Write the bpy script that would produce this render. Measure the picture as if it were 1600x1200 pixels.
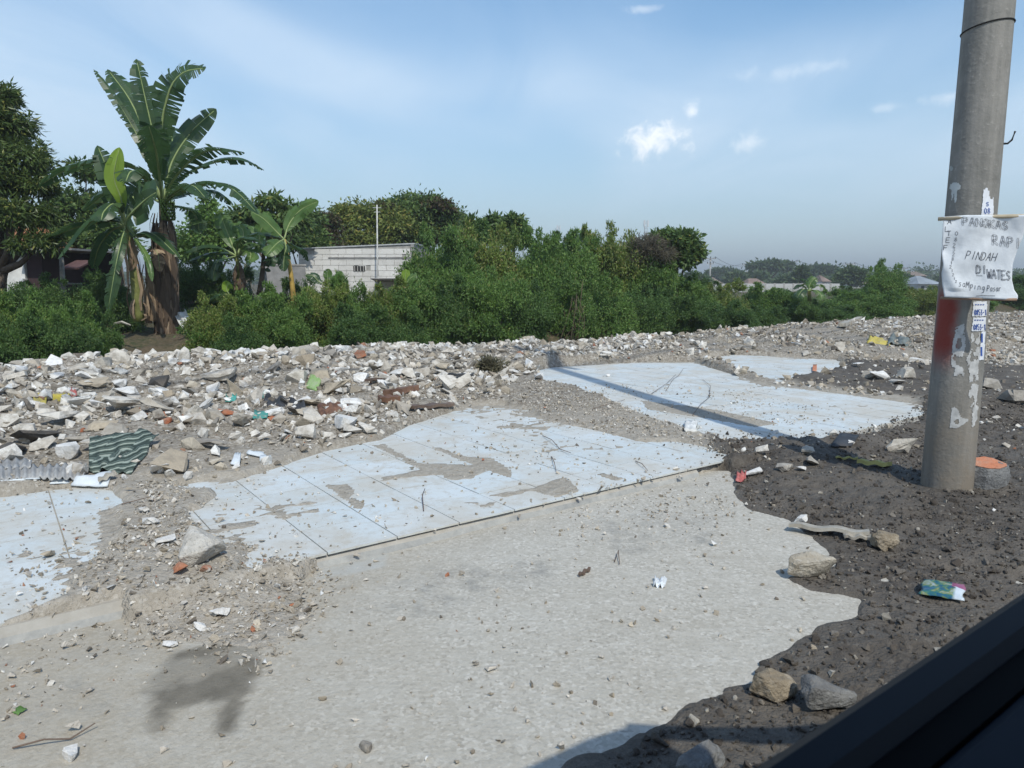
import bpy, bmesh, math, random
import numpy as np
from mathutils import Vector, Matrix, Euler

for o in list(bpy.data.objects): bpy.data.objects.remove(o)
scene = bpy.context.scene
col = scene.collection

# ------------------------------------------------------------------ camera
F, HY, CZ = 1120.0, 438.0, 1.45            # focal length in photo pixels, horizon row, eye height
PIT = math.atan((600 - HY) / F)
CP, SP = math.cos(PIT), math.sin(PIT)
cam = bpy.data.cameras.new('camera')
cam_o = bpy.data.objects.new('camera', cam); col.objects.link(cam_o)
cam.sensor_width = 36.0; cam.lens = 36.0 * F / 1600.0
cam_o.location = (0, 0, CZ); cam_o.rotation_euler = (math.pi / 2 - PIT, 0, 0)
cam.clip_start = 0.02; cam.clip_end = 6000
cam.dof.use_dof = True; cam.dof.focus_distance = 7.0; cam.dof.aperture_fstop = 7.5
scene.camera = cam_o

# ------------------------------------------------------------------ sky and sun
SUN_EL, SUN_AZ = math.radians(50), math.radians(161.5)     # azimuth clockwise from +Y
w = bpy.data.worlds.new('World'); scene.world = w; w.use_nodes = True
def sky_nodes():
    nt = w.node_tree; N = nt.nodes; L = nt.links
    N.clear()
    out = N.new('ShaderNodeOutputWorld'); bg = N.new('ShaderNodeBackground')
    sky = N.new('ShaderNodeTexSky'); sky.sky_type = 'NISHITA'; sky.sun_disc = False
    sky.sun_elevation = SUN_EL; sky.sun_rotation = SUN_AZ
    sky.air_density = 1.0; sky.dust_density = .7; sky.ozone_density = 3.0; sky.altitude = 20
    tc = N.new('ShaderNodeTexCoord')
    def math_(op, a, b=None, clamp=False):
        m = N.new('ShaderNodeMath'); m.operation = op; m.use_clamp = clamp
        for k, v in ((0, a), (1, b)):
            if v is None: continue
            if isinstance(v, (int, float)): m.inputs[k].default_value = v
            else: L.new(v, m.inputs[k])
        return m.outputs[0]
    def ramp(v, a, b):
        r = N.new('ShaderNodeMapRange'); r.interpolation_type = 'SMOOTHSTEP'
        L.new(v, r.inputs[0]); r.inputs[1].default_value = a; r.inputs[2].default_value = b
        return r.outputs[0]
    def dot(vec):
        d = N.new('ShaderNodeVectorMath'); d.operation = 'DOT_PRODUCT'
        L.new(tc.outputs['Generated'], d.inputs[0]); d.inputs[1].default_value = vec
        return d.outputs['Value']
    def noise(vec, scale, det=5, rough=.55, dist=0.0):
        n = N.new('ShaderNodeTexNoise'); n.inputs['Scale'].default_value = scale
        n.inputs['Detail'].default_value = det; n.inputs['Roughness'].default_value = rough
        n.inputs['Distortion'].default_value = dist
        L.new(vec, n.inputs['Vector']); return n.outputs['Fac']
    sep = N.new('ShaderNodeSeparateXYZ'); L.new(tc.outputs['Generated'], sep.inputs[0])
    zc = math_('ADD', math_('MAXIMUM', sep.outputs[2], 0.0), 0.16)
    comb = N.new('ShaderNodeCombineXYZ')
    L.new(math_('DIVIDE', sep.outputs[0], zc), comb.inputs[0])
    L.new(math_('DIVIDE', sep.outputs[1], zc), comb.inputs[1])
    mp = N.new('ShaderNodeMapping'); L.new(comb.outputs[0], mp.inputs[0])
    mp.inputs['Rotation'].default_value = (0, 0, math.radians(-35)); mp.inputs['Scale'].default_value = (1.0, .55, 1)
    mp.inputs['Location'].default_value = (0.55, 0.35, 0)
    big = noise(mp.outputs[0], .55, 3, .5, .6)
    fine = noise(mp.outputs[0], 1.9, 8, .62, .9)
    veil = math_('MULTIPLY', ramp(big, .38, .60), ramp(fine, -.1, .75))
    veil = math_('MULTIPLY', veil, ramp(sep.outputs[2], .0, .22))
    veil = math_('MULTIPLY', veil, .75)
    m1 = N.new('ShaderNodeMixRGB'); L.new(veil, m1.inputs[0])
    # moist grey haze low over the plain, the same all round
    hz = math_('MULTIPLY', math_('SUBTRACT', 1.0, ramp(sep.outputs[2], -.02, .42)), .8)
    m0 = N.new('ShaderNodeMixRGB'); L.new(hz, m0.inputs[0])
    hs = N.new('ShaderNodeHueSaturation'); hs.inputs['Saturation'].default_value = 1.15; hs.inputs['Hue'].default_value = .492; hs.inputs['Value'].default_value = 1.0; L.new(sky.outputs[0], hs.inputs['Color']); L.new(hs.outputs[0], m0.inputs[1])
    m0.inputs[2].default_value = (2.95, 3.8, 4.45, 1)
    L.new(m0.outputs[0], m1.inputs[1]); m1.inputs[2].default_value = (4.3, 5.2, 6.2, 1)
    last = m1.outputs[0]
    # small fair-weather clouds: soft puffs at fixed bearings
    def bearing(px, py):
        d = Vector(((px - 800) / F, CP - (py - 600) / F * SP, -SP - (py - 600) / F * CP)).normalized()
        r = d.cross(Vector((0, 0, 1))).normalized(); u = r.cross(d)
        return d, r, u
    nn = noise(tc.outputs['Generated'], 42, 5, .62, .35)
    for px, py, rx, ry, k in ((1022, 222, .052, .030, 1.2), (1080, 174, .013, .014, .9), (1168, 224, .023, .017, .62), (1052, 205, .03, .016, .7), (1480, 152, .035, .010, .42),
                              (1385, 168, .03, .008, .3), (1240, 112, .07, .012, .28), (1003, 14, .03, .006, .4)):
        d, r, u = bearing(px, py)
        a = math_('DIVIDE', dot(r), rx); b = math_('DIVIDE', dot(u), ry)
        rr = math_('SQRT', math_('ADD', math_('MULTIPLY', a, a), math_('MULTIPLY', b, b)))
        front = ramp(dot(d), .5, .8)
        v = math_('ADD', math_('SUBTRACT', 1.0, rr), math_('MULTIPLY', math_('SUBTRACT', nn, .5), 2.6))
        f = math_('MULTIPLY', math_('MULTIPLY', ramp(v, .0, 1.15), front), .8 * k)
        m2 = N.new('ShaderNodeMixRGB'); L.new(f, m2.inputs[0]); L.new(last, m2.inputs[1])
        m2.inputs[2].default_value = (6.6, 6.9, 7.2, 1)
        last = m2.outputs[0]
    L.new(last, bg.inputs[0]); bg.inputs[1].default_value = 0.14
    L.new(bg.outputs[0], out.inputs[0])
sky_nodes()
sun = bpy.data.lights.new('sun', 'SUN'); sun.energy = 2.7; sun.angle = math.radians(.53); sun.color = (1, .965, .86)
sun_o = bpy.data.objects.new('sun', sun); col.objects.link(sun_o)
sd = Vector((math.sin(SUN_AZ) * math.cos(SUN_EL), math.cos(SUN_AZ) * math.cos(SUN_EL), math.sin(SUN_EL)))
sun_o.rotation_euler = sd.to_track_quat('Z', 'Y').to_euler(); sun_o.location = (6, -10, 20)
scene.view_settings.view_transform = 'Standard'; scene.view_settings.look = 'None'
scene.view_settings.gamma = 1; scene.view_settings.exposure = 0.34
scene.render.resolution_x = 1024; scene.render.resolution_y = 768

# ------------------------------------------------------------------ helpers
def ray(x, y):
    a = (x - 800) / F; b = (y - 600) / F
    return np.array([a, CP - b * SP, -SP - b * CP])
def P(x, y, z=0.0):                        # photo pixel -> point on the level z
    d = ray(x, y); t = (z - CZ) / d[2]
    return np.array([d[0] * t, d[1] * t, z])
def at(x, y, Y):                           # photo pixel -> point at distance Y ahead
    d = ray(x, y); t = Y / d[1]
    return np.array([d[0] * t, Y, CZ + d[2] * t])
TH = math.radians(36.2)
U = np.array([math.cos(TH), math.sin(TH)]); NV = np.array([-math.sin(TH), math.cos(TH)])   # along the road / away from it
def sn(x, y): return x * U[0] + y * U[1], x * NV[0] + y * NV[1]
def xy(s, n): return s * U[0] + n * NV[0], s * U[1] + n * NV[1]
def Yn(px, n):                             # distance ahead of the place on bearing px lying n metres from the road line
    d = ray(px, HY); k = d[0] / d[1]
    return n / (k * NV[0] + NV[1])

def tag(o, label=None, cat=None, group=None, kind=None):
    if label: o['label'] = label
    if cat: o['category'] = cat
    if group: o['group'] = group
    if kind: o['kind'] = kind
    return o
def np_mesh(name, V, Fc, mat=None, smooth=False, attrs=None):
    V = np.asarray(V, dtype=np.float32); Fc = np.asarray(Fc, dtype=np.int32)
    me = bpy.data.meshes.new(name); k = Fc.shape[1]
    me.vertices.add(len(V)); me.vertices.foreach_set('co', V.ravel())
    me.loops.add(Fc.size); me.loops.foreach_set('vertex_index', Fc.ravel())
    me.polygons.add(len(Fc)); me.polygons.foreach_set('loop_start', np.arange(0, Fc.size, k, dtype=np.int32))
    me.polygons.foreach_set('use_smooth', np.full(len(Fc), smooth, dtype=bool))
    for an, arr in (attrs or {}).items():
        a = me.color_attributes.new(an, 'FLOAT_COLOR', 'POINT')
        arr = np.asarray(arr, dtype=np.float32)
        if arr.shape[1] == 3: arr = np.hstack([arr, np.ones((len(arr), 1), np.float32)])
        a.data.foreach_set('color', arr.ravel())
    me.update(calc_edges=True)
    if mat: me.materials.append(mat)
    return me
def link(name, me, parent=None, loc=None):
    o = bpy.data.objects.new(name, me); col.objects.link(o)
    if parent is not None: o.parent = parent
    if loc is not None: o.location = loc
    return o
def empty(name, loc=(0, 0, 0), rz=0):
    o = bpy.data.objects.new(name, None); col.objects.link(o); o.location = tuple(loc); o.rotation_euler = (0, 0, rz)
    o.empty_display_size = .1
    return o
def py_mesh(name, V, Fc, mat=None, smooth=False):
    me = bpy.data.meshes.new(name); me.from_pydata([tuple(map(float, v)) for v in V], [], [tuple(map(int, f)) for f in Fc]); me.update()
    if smooth: me.polygons.foreach_set('use_smooth', np.ones(len(me.polygons), dtype=bool))
    if mat: me.materials.append(mat)
    return me
class MB:
    def __init__(s): s.V = []; s.F = []
    def add(s, V, Fc):
        b = len(s.V); s.V += [tuple(v) for v in V]; s.F += [tuple(i + b for i in f) for f in Fc]; return s
    def box(s, c, d, rz=0.0, tilt=None):
        hx, hy, hz = d[0] / 2, d[1] / 2, d[2] / 2
        M = (Euler((tilt or (0, 0, 0))[:2] + (rz,)).to_matrix()) if tilt else Matrix.Rotation(rz, 3, 'Z')
        vs = [Vector(c) + M @ Vector((x, y, z)) for x in (-hx, hx) for y in (-hy, hy) for z in (-hz, hz)]
        return s.add(vs, [(0, 1, 3, 2), (4, 6, 7, 5), (0, 4, 5, 1), (2, 3, 7, 6), (0, 2, 6, 4), (1, 5, 7, 3)])
    def tube(s, pts, rad, k=6, cap=True):
        V, Fc = tube(pts, rad, k, cap); return s.add(V, Fc)
    def build(s, name, mat=None, parent=None, smooth=False, loc=None):
        return link(name, py_mesh(name, s.V, s.F, mat, smooth), parent, loc)
def tube(pts, rad, k=6, cap=True):
    pts = [Vector(p) for p in pts]; n = len(pts)
    if not hasattr(rad, '__len__'): rad = [rad] * n
    V = []; Fc = []; ref = Vector((.31, .17, .93))
    for i, p in enumerate(pts):
        d = (pts[min(i + 1, n - 1)] - pts[max(i - 1, 0)]).normalized()
        a = d.cross(ref if abs(d.dot(ref)) < .95 else Vector((1, 0, 0))).normalized(); b = d.cross(a)
        for j in range(k):
            t = 2 * math.pi * j / k; V.append(p + (a * math.cos(t) + b * math.sin(t)) * rad[i])
    for i in range(n - 1):
        for j in range(k):
            Fc.append((i * k + j, i * k + (j + 1) % k, (i + 1) * k + (j + 1) % k, (i + 1) * k + j))
    if cap: Fc.append(tuple(range(k - 1, -1, -1))); Fc.append(tuple(range((n - 1) * k, n * k)))
    return V, Fc

# lattice noise for heights and masks
def _h(ix, iy, seed):
    n = (ix.astype(np.int64) * 374761393 + iy.astype(np.int64) * 668265263 + seed * 1442695041) & 0x7fffffff
    n = ((n ^ (n >> 13)) * 1274126177) & 0x7fffffff
    return ((n ^ (n >> 16)) & 0xffff) / 65535.0
def vnoise(x, y, seed=0):
    ix = np.floor(x); iy = np.floor(y); fx = x - ix; fy = y - iy
    fx = fx * fx * (3 - 2 * fx); fy = fy * fy * (3 - 2 * fy)
    a = _h(ix, iy, seed); b = _h(ix + 1, iy, seed); c = _h(ix, iy + 1, seed); d = _h(ix + 1, iy + 1, seed)
    return (a + (b - a) * fx) * (1 - fy) + (c + (d - c) * fx) * fy
def fbm(x, y, sc, oc=4, seed=0, g=.5):
    t = 0; a = 1; s = 0
    for i in range(oc):
        t = t + a * vnoise(x * sc, y * sc, seed + i * 17); s += a; a *= g; sc *= 2.03
    return t / s
def sstep(x, a, b):
    t = np.clip((x - a) / (b - a), 0, 1); return t * t * (3 - 2 * t)
def sdpoly(x, y, poly):                    # signed distance, negative inside
    poly = np.asarray(poly)[:, :2]; d = np.full(x.shape, 1e9); ins = np.zeros(x.shape, bool)
    n = len(poly)
    for i in range(n):
        ax, ay = poly[i]; bx, by = poly[(i + 1) % n]
        ex, ey = bx - ax, by - ay; L2 = ex * ex + ey * ey + 1e-12
        t = np.clip(((x - ax) * ex + (y - ay) * ey) / L2, 0, 1)
        d = np.minimum(d, (x - ax - ex * t) ** 2 + (y - ay - ey * t) ** 2)
        c = (ay > y) != (by > y)
        ins ^= c & (x < ex * (y - ay) / (ey if abs(ey) > 1e-12 else 1e-12) + ax)
    d = np.sqrt(d); return np.where(ins, -d, d)

# ------------------------------------------------------------------ materials
class NT:
    def __init__(s, name):
        s.m = bpy.data.materials.new(name); s.m.use_nodes = True; s.t = s.m.node_tree
        s.b = s.t.nodes['Principled BSDF']; s.out = s.t.nodes['Material Output']
    def n(s, ty, **kw):
        x = s.t.nodes.new(ty)
        for k, v in kw.items(): setattr(x, k, v)
        return x
    def put(s, sock, v):
        if isinstance(v, bpy.types.NodeSocket): s.t.links.new(v, sock)
        elif isinstance(v, (tuple, list)) and len(v) == 3 and sock.type == 'RGBA': sock.default_value = (*v, 1)
        else: sock.default_value = v
    def coord(s, kind='Object'): return s.n('ShaderNodeTexCoord').outputs[kind]
    def pos(s): return s.n('ShaderNodeNewGeometry').outputs['Position']
    def island(s): return s.n('ShaderNodeNewGeometry').outputs['Random Per Island']
    def rnd(s): return s.n('ShaderNodeObjectInfo').outputs['Random']
    def noise(s, vec, sc, det=4, rough=.55, dist=0, out='Fac'):
        x = s.n('ShaderNodeTexNoise'); s.put(x.inputs['Vector'], vec); x.inputs['Scale'].default_value = sc
        x.inputs['Detail'].default_value = det; x.inputs['Roughness'].default_value = rough; x.inputs['Distortion'].default_value = dist
        return x.outputs[out]
    def voro(s, vec, sc, out='Color', feat='F1', rand=1.0):
        x = s.n('ShaderNodeTexVoronoi', feature=feat); s.put(x.inputs['Vector'], vec); x.inputs['Scale'].default_value = sc
        x.inputs['Randomness'].default_value = rand
        return x.outputs[out]
    def rng(s, v, a, b, c=0.0, d=1.0, smooth=False):
        x = s.n('ShaderNodeMapRange'); x.interpolation_type = 'SMOOTHSTEP' if smooth else 'LINEAR'
        s.put(x.inputs[0], v)
        for i, q in enumerate((a, b, c, d)): s.put(x.inputs[i + 1], q)
        return x.outputs[0]
    def math(s, op, a, b=0.0, clamp=False):
        x = s.n('ShaderNodeMath', operation=op); x.use_clamp = clamp; s.put(x.inputs[0], a); s.put(x.inputs[1], b); return x.outputs[0]
    def mix(s, f, a, b, mode='MIX'):
        x = s.n('ShaderNodeMixRGB', blend_type=mode); s.put(x.inputs[0], f); s.put(x.inputs[1], a); s.put(x.inputs[2], b); return x.outputs[0]
    def ramp(s, v, stops):
        x = s.n('ShaderNodeValToRGB'); s.put(x.inputs[0], v); e = x.color_ramp.elements
        while len(e) < len(stops): e.new(.5)
        for i, (p, c) in enumerate(stops): e[i].position = p; e[i].color = (*c, 1)
        return x.outputs[0]
    def attr(s, name, out='Color'):
        x = s.n('ShaderNodeAttribute', attribute_name=name); return x.outputs[out]
    def sep(s, v):
        x = s.n('ShaderNodeSeparateColor'); s.put(x.inputs[0], v); return x.outputs
    def scale(s, vec, sc):
        x = s.n('ShaderNodeMapping'); s.put(x.inputs[0], vec); x.inputs['Scale'].default_value = sc; return x.outputs[0]
    def bump(s, h, dist=.01, strength=1.0, prev=None):
        x = s.n('ShaderNodeBump'); s.put(x.inputs['Height'], h); x.inputs['Distance'].default_value = dist; x.inputs['Strength'].default_value = strength
        if prev is not None: s.put(x.inputs['Normal'], prev)
        return x.outputs[0]
    def done(s, colr, rough=.85, normal=None, spec=.3, metal=0.0):
        s.put(s.b.inputs['Base Color'], colr); s.put(s.b.inputs['Roughness'], rough)
        s.b.inputs['Specular IOR Level'].default_value = spec; s.b.inputs['Metallic'].default_value = metal
        if normal is not None: s.put(s.b.inputs['Normal'], normal)
        return s.m
def plain(name, c, rough=.7, var=.25, sc=8.0, spec=.3, bump=0.0):
    m = NT(name); p = m.coord()
    f = m.noise(p, sc, 5, .6)
    c2 = m.mix(m.rng(f, .3, .7), tuple(max(0, q * (1 - var)) for q in c), tuple(q * (1 + var) for q in c))
    nb = m.bump(m.noise(p, sc * 4, 4), bump) if bump else None
    return m.done(c2, rough, nb, spec)
def leafmat(name, dark, light, odd=None, oddf=.0, rough=.5, transl=.3):
    m = NT(name); i = m.island(); p = m.pos()
    f = m.math('MULTIPLY_ADD', i, .65); f.node.inputs[2].default_value = 0.0
    big = m.noise(p, 1.1, 3)
    f2 = m.math('ADD', f, m.rng(big, .3, .7, -.1, .42), clamp=True)
    c = m.mix(f2, dark, light)
    if odd:
        mid = m.noise(p, .8, 2)
        sel = m.math('MULTIPLY', m.rng(m.math('FRACT', m.math('MULTIPLY', i, 17.3)), 1 - oddf, 1 - oddf + .02), 1.0)
        c = m.mix(sel, c, odd)
    m.done(c, rough, None, .35)
    c = m.mix(1.0, c, (1.42, 1.5, 1.05), 'MULTIPLY'); m.put(m.b.inputs['Base Color'], c)
    tr = m.n('ShaderNodeBsdfTranslucent'); m.put(tr.inputs[0], m.mix(.5, c, tuple(min(1, q * 1.9) for q in light)))
    ms = m.n('ShaderNodeMixShader'); ms.inputs[0].default_value = transl
    m.t.links.new(m.b.outputs[0], ms.inputs[1]); m.t.links.new(tr.outputs[0], ms.inputs[2]); m.t.links.new(ms.outputs[0], m.out.inputs[0])
    return m.m

# ------------------------------------------------------------------ zones of the ground, traced on the levels they lie on
TZ = 0.07                                   # top of the tiled floor
def gpoly(pts, z=0.0): return np.array([P(x, y, z)[:2] for x, y in pts])
AP = gpoly([(-260, 1020), (0, 1002), (100, 978), (185, 955), (240, 1000), (330, 1012), (420, 1020), (500, 962), (478, 905), (520, 868), (640, 840), (870, 784), (1080, 742), (1138, 730),
            (1146, 770), (1165, 795), (1230, 815), (1262, 838), (1283, 855), (1292, 880), (1270, 898), (1232, 903), (1240, 912), (1265, 925), (1310, 930), (1347, 937), (1340, 960), (1300, 972), (1256, 986), (1236, 1012),
            (1180, 1030), (1166, 1060), (1120, 1076), (1082, 1090), (1040, 1122), (1000, 1142), (940, 1166), (890, 1187), (840, 1218), (760, 1330), (500, 1700), (-600, 1700)])
TL = gpoly([(-300, 800), (-100, 788), (0, 777), (70, 767), (130, 761), (180, 766), (196, 785), (172, 800), (205, 822), (188, 838), (210, 850), (160, 868), (122, 905), (100, 938), (40, 962), (0, 975), (-150, 1030)], TZ)
TM = gpoly([(272, 760), (310, 752), (358, 746), (378, 747), (440, 728), (470, 716), (500, 706), (575, 690), (592, 688), (640, 664), (690, 648), (738, 633), (790, 632), (832, 642), (846, 655), (880, 662), (930, 672), (1000, 690),
            (1060, 690), (1110, 700), (1140, 712), (1120, 726), (1075, 738), (1150, 722), (971, 762), (871, 782), (740, 813), (631, 839), (512, 866), (488, 870), (462, 882), (432, 876), (405, 892), (362, 900), (384, 876),
            (380, 858), (345, 856), (332, 850), (304, 822), (290, 800), (310, 795), (335, 775), (330, 768), (275, 768)], TZ)
TR = gpoly([(832, 580), (860, 574), (905, 571), (1000, 566), (1085, 566), (1180, 596), (1250, 607), (1445, 633), (1442, 655), (1400, 668), (1340, 684), (1280, 690), (1210, 692), (1150, 692), (1100, 678), (1050, 662),
            (1010, 650), (955, 632), (900, 612), (850, 604), (845, 592)], TZ)
TF = gpoly([(1088, 560), (1150, 554), (1230, 558), (1310, 562), (1330, 572), (1290, 582), (1215, 597), (1150, 580)], TZ)
DUST = [gpoly(q, TZ) for q in ([(505, 757), (548, 756), (556, 770), (550, 778), (570, 785), (566, 800), (574, 808)],
        [(576, 695), (600, 693), (640, 716), (660, 724), (700, 725), (745, 728), (762, 735), (740, 748), (706, 752), (690, 742), (650, 745), (594, 752), (592, 746), (655, 734), (620, 716)],
        [(657, 692), (690, 700), (730, 714), (770, 715), (800, 735), (800, 748), (768, 738), (740, 728), (700, 712)],
        [(757, 775), (830, 762), (868, 748), (885, 746), (905, 760), (905, 778), (880, 785), (868, 778), (830, 768), (790, 776)],
        [(932, 741), (945, 739), (978, 748), (965, 752), (945, 749)],
        [(150, 800), (205, 790), (240, 800), (225, 850), (160, 862), (150, 840)],
        [(335, 822), (400, 812), (400, 820), (345, 832)], [(1000, 625), (1120, 640), (1220, 662), (1180, 668), (1090, 652), (1010, 640)])]
STAIN = gpoly([(250, 1035), (275, 1020), (330, 1005), (380, 995), (412, 1000), (410, 1050), (382, 1085), (365, 1145), (330, 1148), (350, 1090), (300, 1100), (268, 1110), (250, 1145), (232, 1140), (240, 1100), (205, 1085)])
MUD = gpoly([(1128, 694), (1215, 692), (1345, 685), (1446, 656), (1448, 634), (1255, 607), (1215, 598), (1300, 574), (1460, 577), (1900, 592), (2700, 900), (2700, 1500), (650, 1500), (840, 1218), (1000, 1140),
             (1120, 900), (1150, 800), (1140, 750)])
POLE = P(1479, 757, .1)
def mud_mask(x, y): return 1 - sstep(sdpoly(x, y, MUD) + .25 * (fbm(x, y, 2.2, 3, 5) - .5), -.05, .12)
def gheight(x, y, want_zone=False):
    x = np.asarray(x, float); y = np.asarray(y, float)
    s, n = sn(x, y)
    near = (n < 30) & (np.abs(x) < 30) & (y > -8)
    big = fbm(x, y, .35, 3, 1) - .5; mid = fbm(x, y, 2.1, 4, 2) - .5; fine = fbm(x, y, 9, 3, 3) - .5
    h = .018 + .03 * mid + .018 * fine
    stepn = 3.40 + .10 * mid
    lft = sstep(-x, .6, 1.2); rgt = sstep(x, 1.2, 2.2); up = sstep(n, stepn - .45 * lft - .9 * rgt, stepn + .22 - .24 * lft - .2 * rgt)
    h = h + (.068 + .02 * lft) * up
    mud = np.where(near, mud_mask(x, y), 0.0)
    # mound of churned soil round the pole and tyre ruts
    dp = np.hypot(x - POLE[0], y - POLE[1])
    h = h + mud * (.03 * up + .085 * np.exp(-(dp / 1.0) ** 2) + .07 * mid + .05 * fine + .03 * sstep(n, 1.5, 2.6) * big)
    # rubble field behind the floors, bank of spoil, channel and far bank
    rub = sstep(n, 4.9, 6.2)
    lf = sstep(-s + .55 * n, -1.5, 1.0)
    h = h + (1 - mud) * rub * .17 * (fbm(x, y, 1.5, 3, 88) - .42) * (1 - sstep(n, 9.8, 10.8))
    h = h + (1 - mud) * rub * (.05 + .09 * lf) * (.35 + 1.3 * fbm(x, y, .9, 4, 8)) * sstep(n, 5.3, 7.5)
    crest = sstep(n, 7.6, 9.7) * (1 - sstep(n, 10.5, 11.9))
    h = h + crest * (.0 + .26 * fbm(x, y, .55, 4, 11) + .08 * fine)
    h = h - .16 * (1 - sstep(np.abs(n - (6.05 + .25 * big)), .15, .55)) * sstep(s, 12.2, 13.2)
    h = h - 1.5 * sstep(n, 10.9, 12.6) + 1.45 * sstep(n, 13.3, 16.2)
    h = h + sstep(n, 13, 17) * .22 * mid
    far = sstep(n, 22, 60); h = h * (1 - far) + far * (-.15 + .3 * big)
    back = 1 - sstep(n, .2, 1.2); h = h * (1 - back) + back * (.0 + .01 * mid)
    # where the slabs lie bare the soil is below them
    jit = .09 * mid + .05 * fine
    sda = np.where(near, sdpoly(x, y, AP), 9) + jit * .8
    thin_ = np.where(n < 3.3, .25 + .75 * sstep(sda, .0, .45), 1.0)
    h = np.where(near, h * thin_ * sstep(sda, -.05, .04) + (-.05) * (1 - sstep(sda, -.05, .04)), h)
    tile = np.zeros_like(h); 
    for q, jk in ((TL, .7), (TM, .28), (TR, .6), (TF, 1.2)):
        tile = np.maximum(tile, 1 - sstep(np.where(near, sdpoly(x, y, q), 9) + jit * jk, -.035, .035))
    frontmask = sstep(n, 3.40, 3.43)
    # swept-thin sand over the tiles
    dust = np.zeros_like(h)
    for q in DUST: dust = np.maximum(dust, 1 - sstep(np.where(near, sdpoly(x, y, q), 9) + jit * .5 + .03 * (vnoise(x * 24, y * 24, 51) - .5), -.012, .02))
    vf = vnoise(x * 24, y * 24, 57) - .5
    edge_ = np.full(h.shape, 9.0)
    for q in (TL, TM, TR, TF): edge_ = np.minimum(edge_, np.abs(np.where(near, sdpoly(x, y, q), 9)))
    edge_ = np.where(n < 3.55, 9, edge_)
    thin = sstep(fbm(x, y, 1.4, 4, 31) + .35 * fine + .3 * vf + .14 * (1 - sstep(edge_, .02, .25)), .69, .80)
    dust = np.maximum(dust, thin)
    ht = .052 + dust * (TZ - .052 + .004 + .004 * fine)
    h = h * (1 - tile) + ht * tile
    h = np.where((n < 3.42) & (n > 2.9) & (sda < 0), -.05, h)
    if not want_zone: return h
    bank = sstep(n, 11.3, 12.5)
    return h, mud, rub * (1 - mud), dust * tile, bank, up, n, s

def axis(segs):
    out = []
    for a, b, d in segs: out.append(np.arange(a, b, d))
    return np.concatenate(out)
def growth(a, b, d0, k):
    v = [a]; d = d0
    while v[-1] < b: v.append(v[-1] + d); d *= k
    return np.array(v)
xs = np.concatenate([-growth(14, 1800, .4, 1.3)[::-1], axis([(-13.8, -5, .10), (-5, -3, .05), (-3, 3.6, .026), (3.6, 7, .05), (7, 14, .1)]), growth(14, 1800, .2, 1.25)])
ys = np.concatenate([-growth(4, 1500, .6, 1.5)[::-1], axis([(-3.6, 1.4, .2), (1.4, 5.6, .026), (5.6, 9, .045), (9, 15, .08), (15, 24, .16)]), growth(24, 2500, .4, 1.25)])
gx, gy = np.meshgrid(xs, ys)
hh, zmud, zrub, zdust, zbank, zup, zn, zs = gheight(gx.ravel(), gy.ravel(), True)
nx, ny = len(xs), len(ys)
idx = np.arange(nx * ny).reshape(ny, nx)
gf = np.stack([idx[:-1, :-1].ravel(), idx[:-1, 1:].ravel(), idx[1:, 1:].ravel(), idx[1:, :-1].ravel()], 1)
def ground_material():
    m = NT('ground_soil'); p = m.pos()
    z = m.sep(m.attr('zone')); mud, rub, dust = z[0], z[1], z[2]
    z2 = m.sep(m.attr('zone2')); bank, grass = z2[0], z2[1]
    n1 = m.noise(p, 1.6, 4, .6); n2 = m.noise(p, 14, 4, .65); n3 = m.noise(p, 70, 2, .6)
    v1 = m.voro(p, 55); v2 = m.voro(p, 24); v1s = m.sep(v1)[0]; v2s = m.sep(v2)[1]
    gravel = m.ramp(v1s, [(0, (.11, .096, .08)), (.3, (.22, .195, .16)), (.7, (.36, .33, .28)), (1, (.56, .53, .48))])
    gravel = m.mix(m.rng(n2, .3, .7, 0, .75), gravel, (.25, .215, .17))
    gravel2 = m.ramp(v2s, [(0, (.12, .10, .083)), (.5, (.24, .21, .17)), (1, (.5, .47, .42))])
    gravel = m.mix(m.rng(n1, .4, .62, 0, .55), gravel, gravel2)
    sand = m.mix(m.rng(n2, .3, .7), (.31, .275, .225), (.42, .385, .33))
    sand = m.mix(m.rng(v1s, .8, 1.0, 0, .5), sand, (.52, .49, .44))
    soil = m.mix(m.rng(n2, .3, .72), (.062, .053, .045), (.135, .119, .101))
    soil = m.mix(m.rng(n1, .42, .66, 0, .6), soil, (.165, .147, .125)); soil = m.mix(m.rng(n1, .25, .42, .6, 0), soil, (.06, .052, .045))
    soil = m.mix(m.rng(v1s, .86, 1.0, 0, .5), soil, (.17, .155, .135))
    bk = m.mix(m.rng(n1, .35, .65), (.10, .075, .05), (.05, .06, .026))
    bk = m.mix(m.rng(n2, .4, .7), bk, (.15, .115, .075))
    c = m.mix(rub, sand, gravel)
    c = m.mix(dust, c, sand)
    c = m.mix(mud, c, soil)
    c = m.mix(bank, c, bk)
    c = m.mix(m.rng(n3, .3, .7, 0, .25), c, m.mix(1.0, c, (.6, .58, .55), 'MULTIPLY'))
    hb = m.math('ADD', n2, m.math('MULTIPLY', n3, .35))
    nb = m.bump(hb, .034, .9)
    return m.done(c, m.rng(mud, 0, 1, .92, .8), nb, .25)
gm = np_mesh('ground', np.stack([gx.ravel(), gy.ravel(), hh], 1), gf, ground_material(), True,
             {'zone': np.stack([zmud, np.clip(zrub + zup * .0, 0, 1), zdust], 1), 'zone2': np.stack([zbank, zbank, zbank], 1)})
ground = tag(link('ground', gm), kind='structure')

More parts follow.
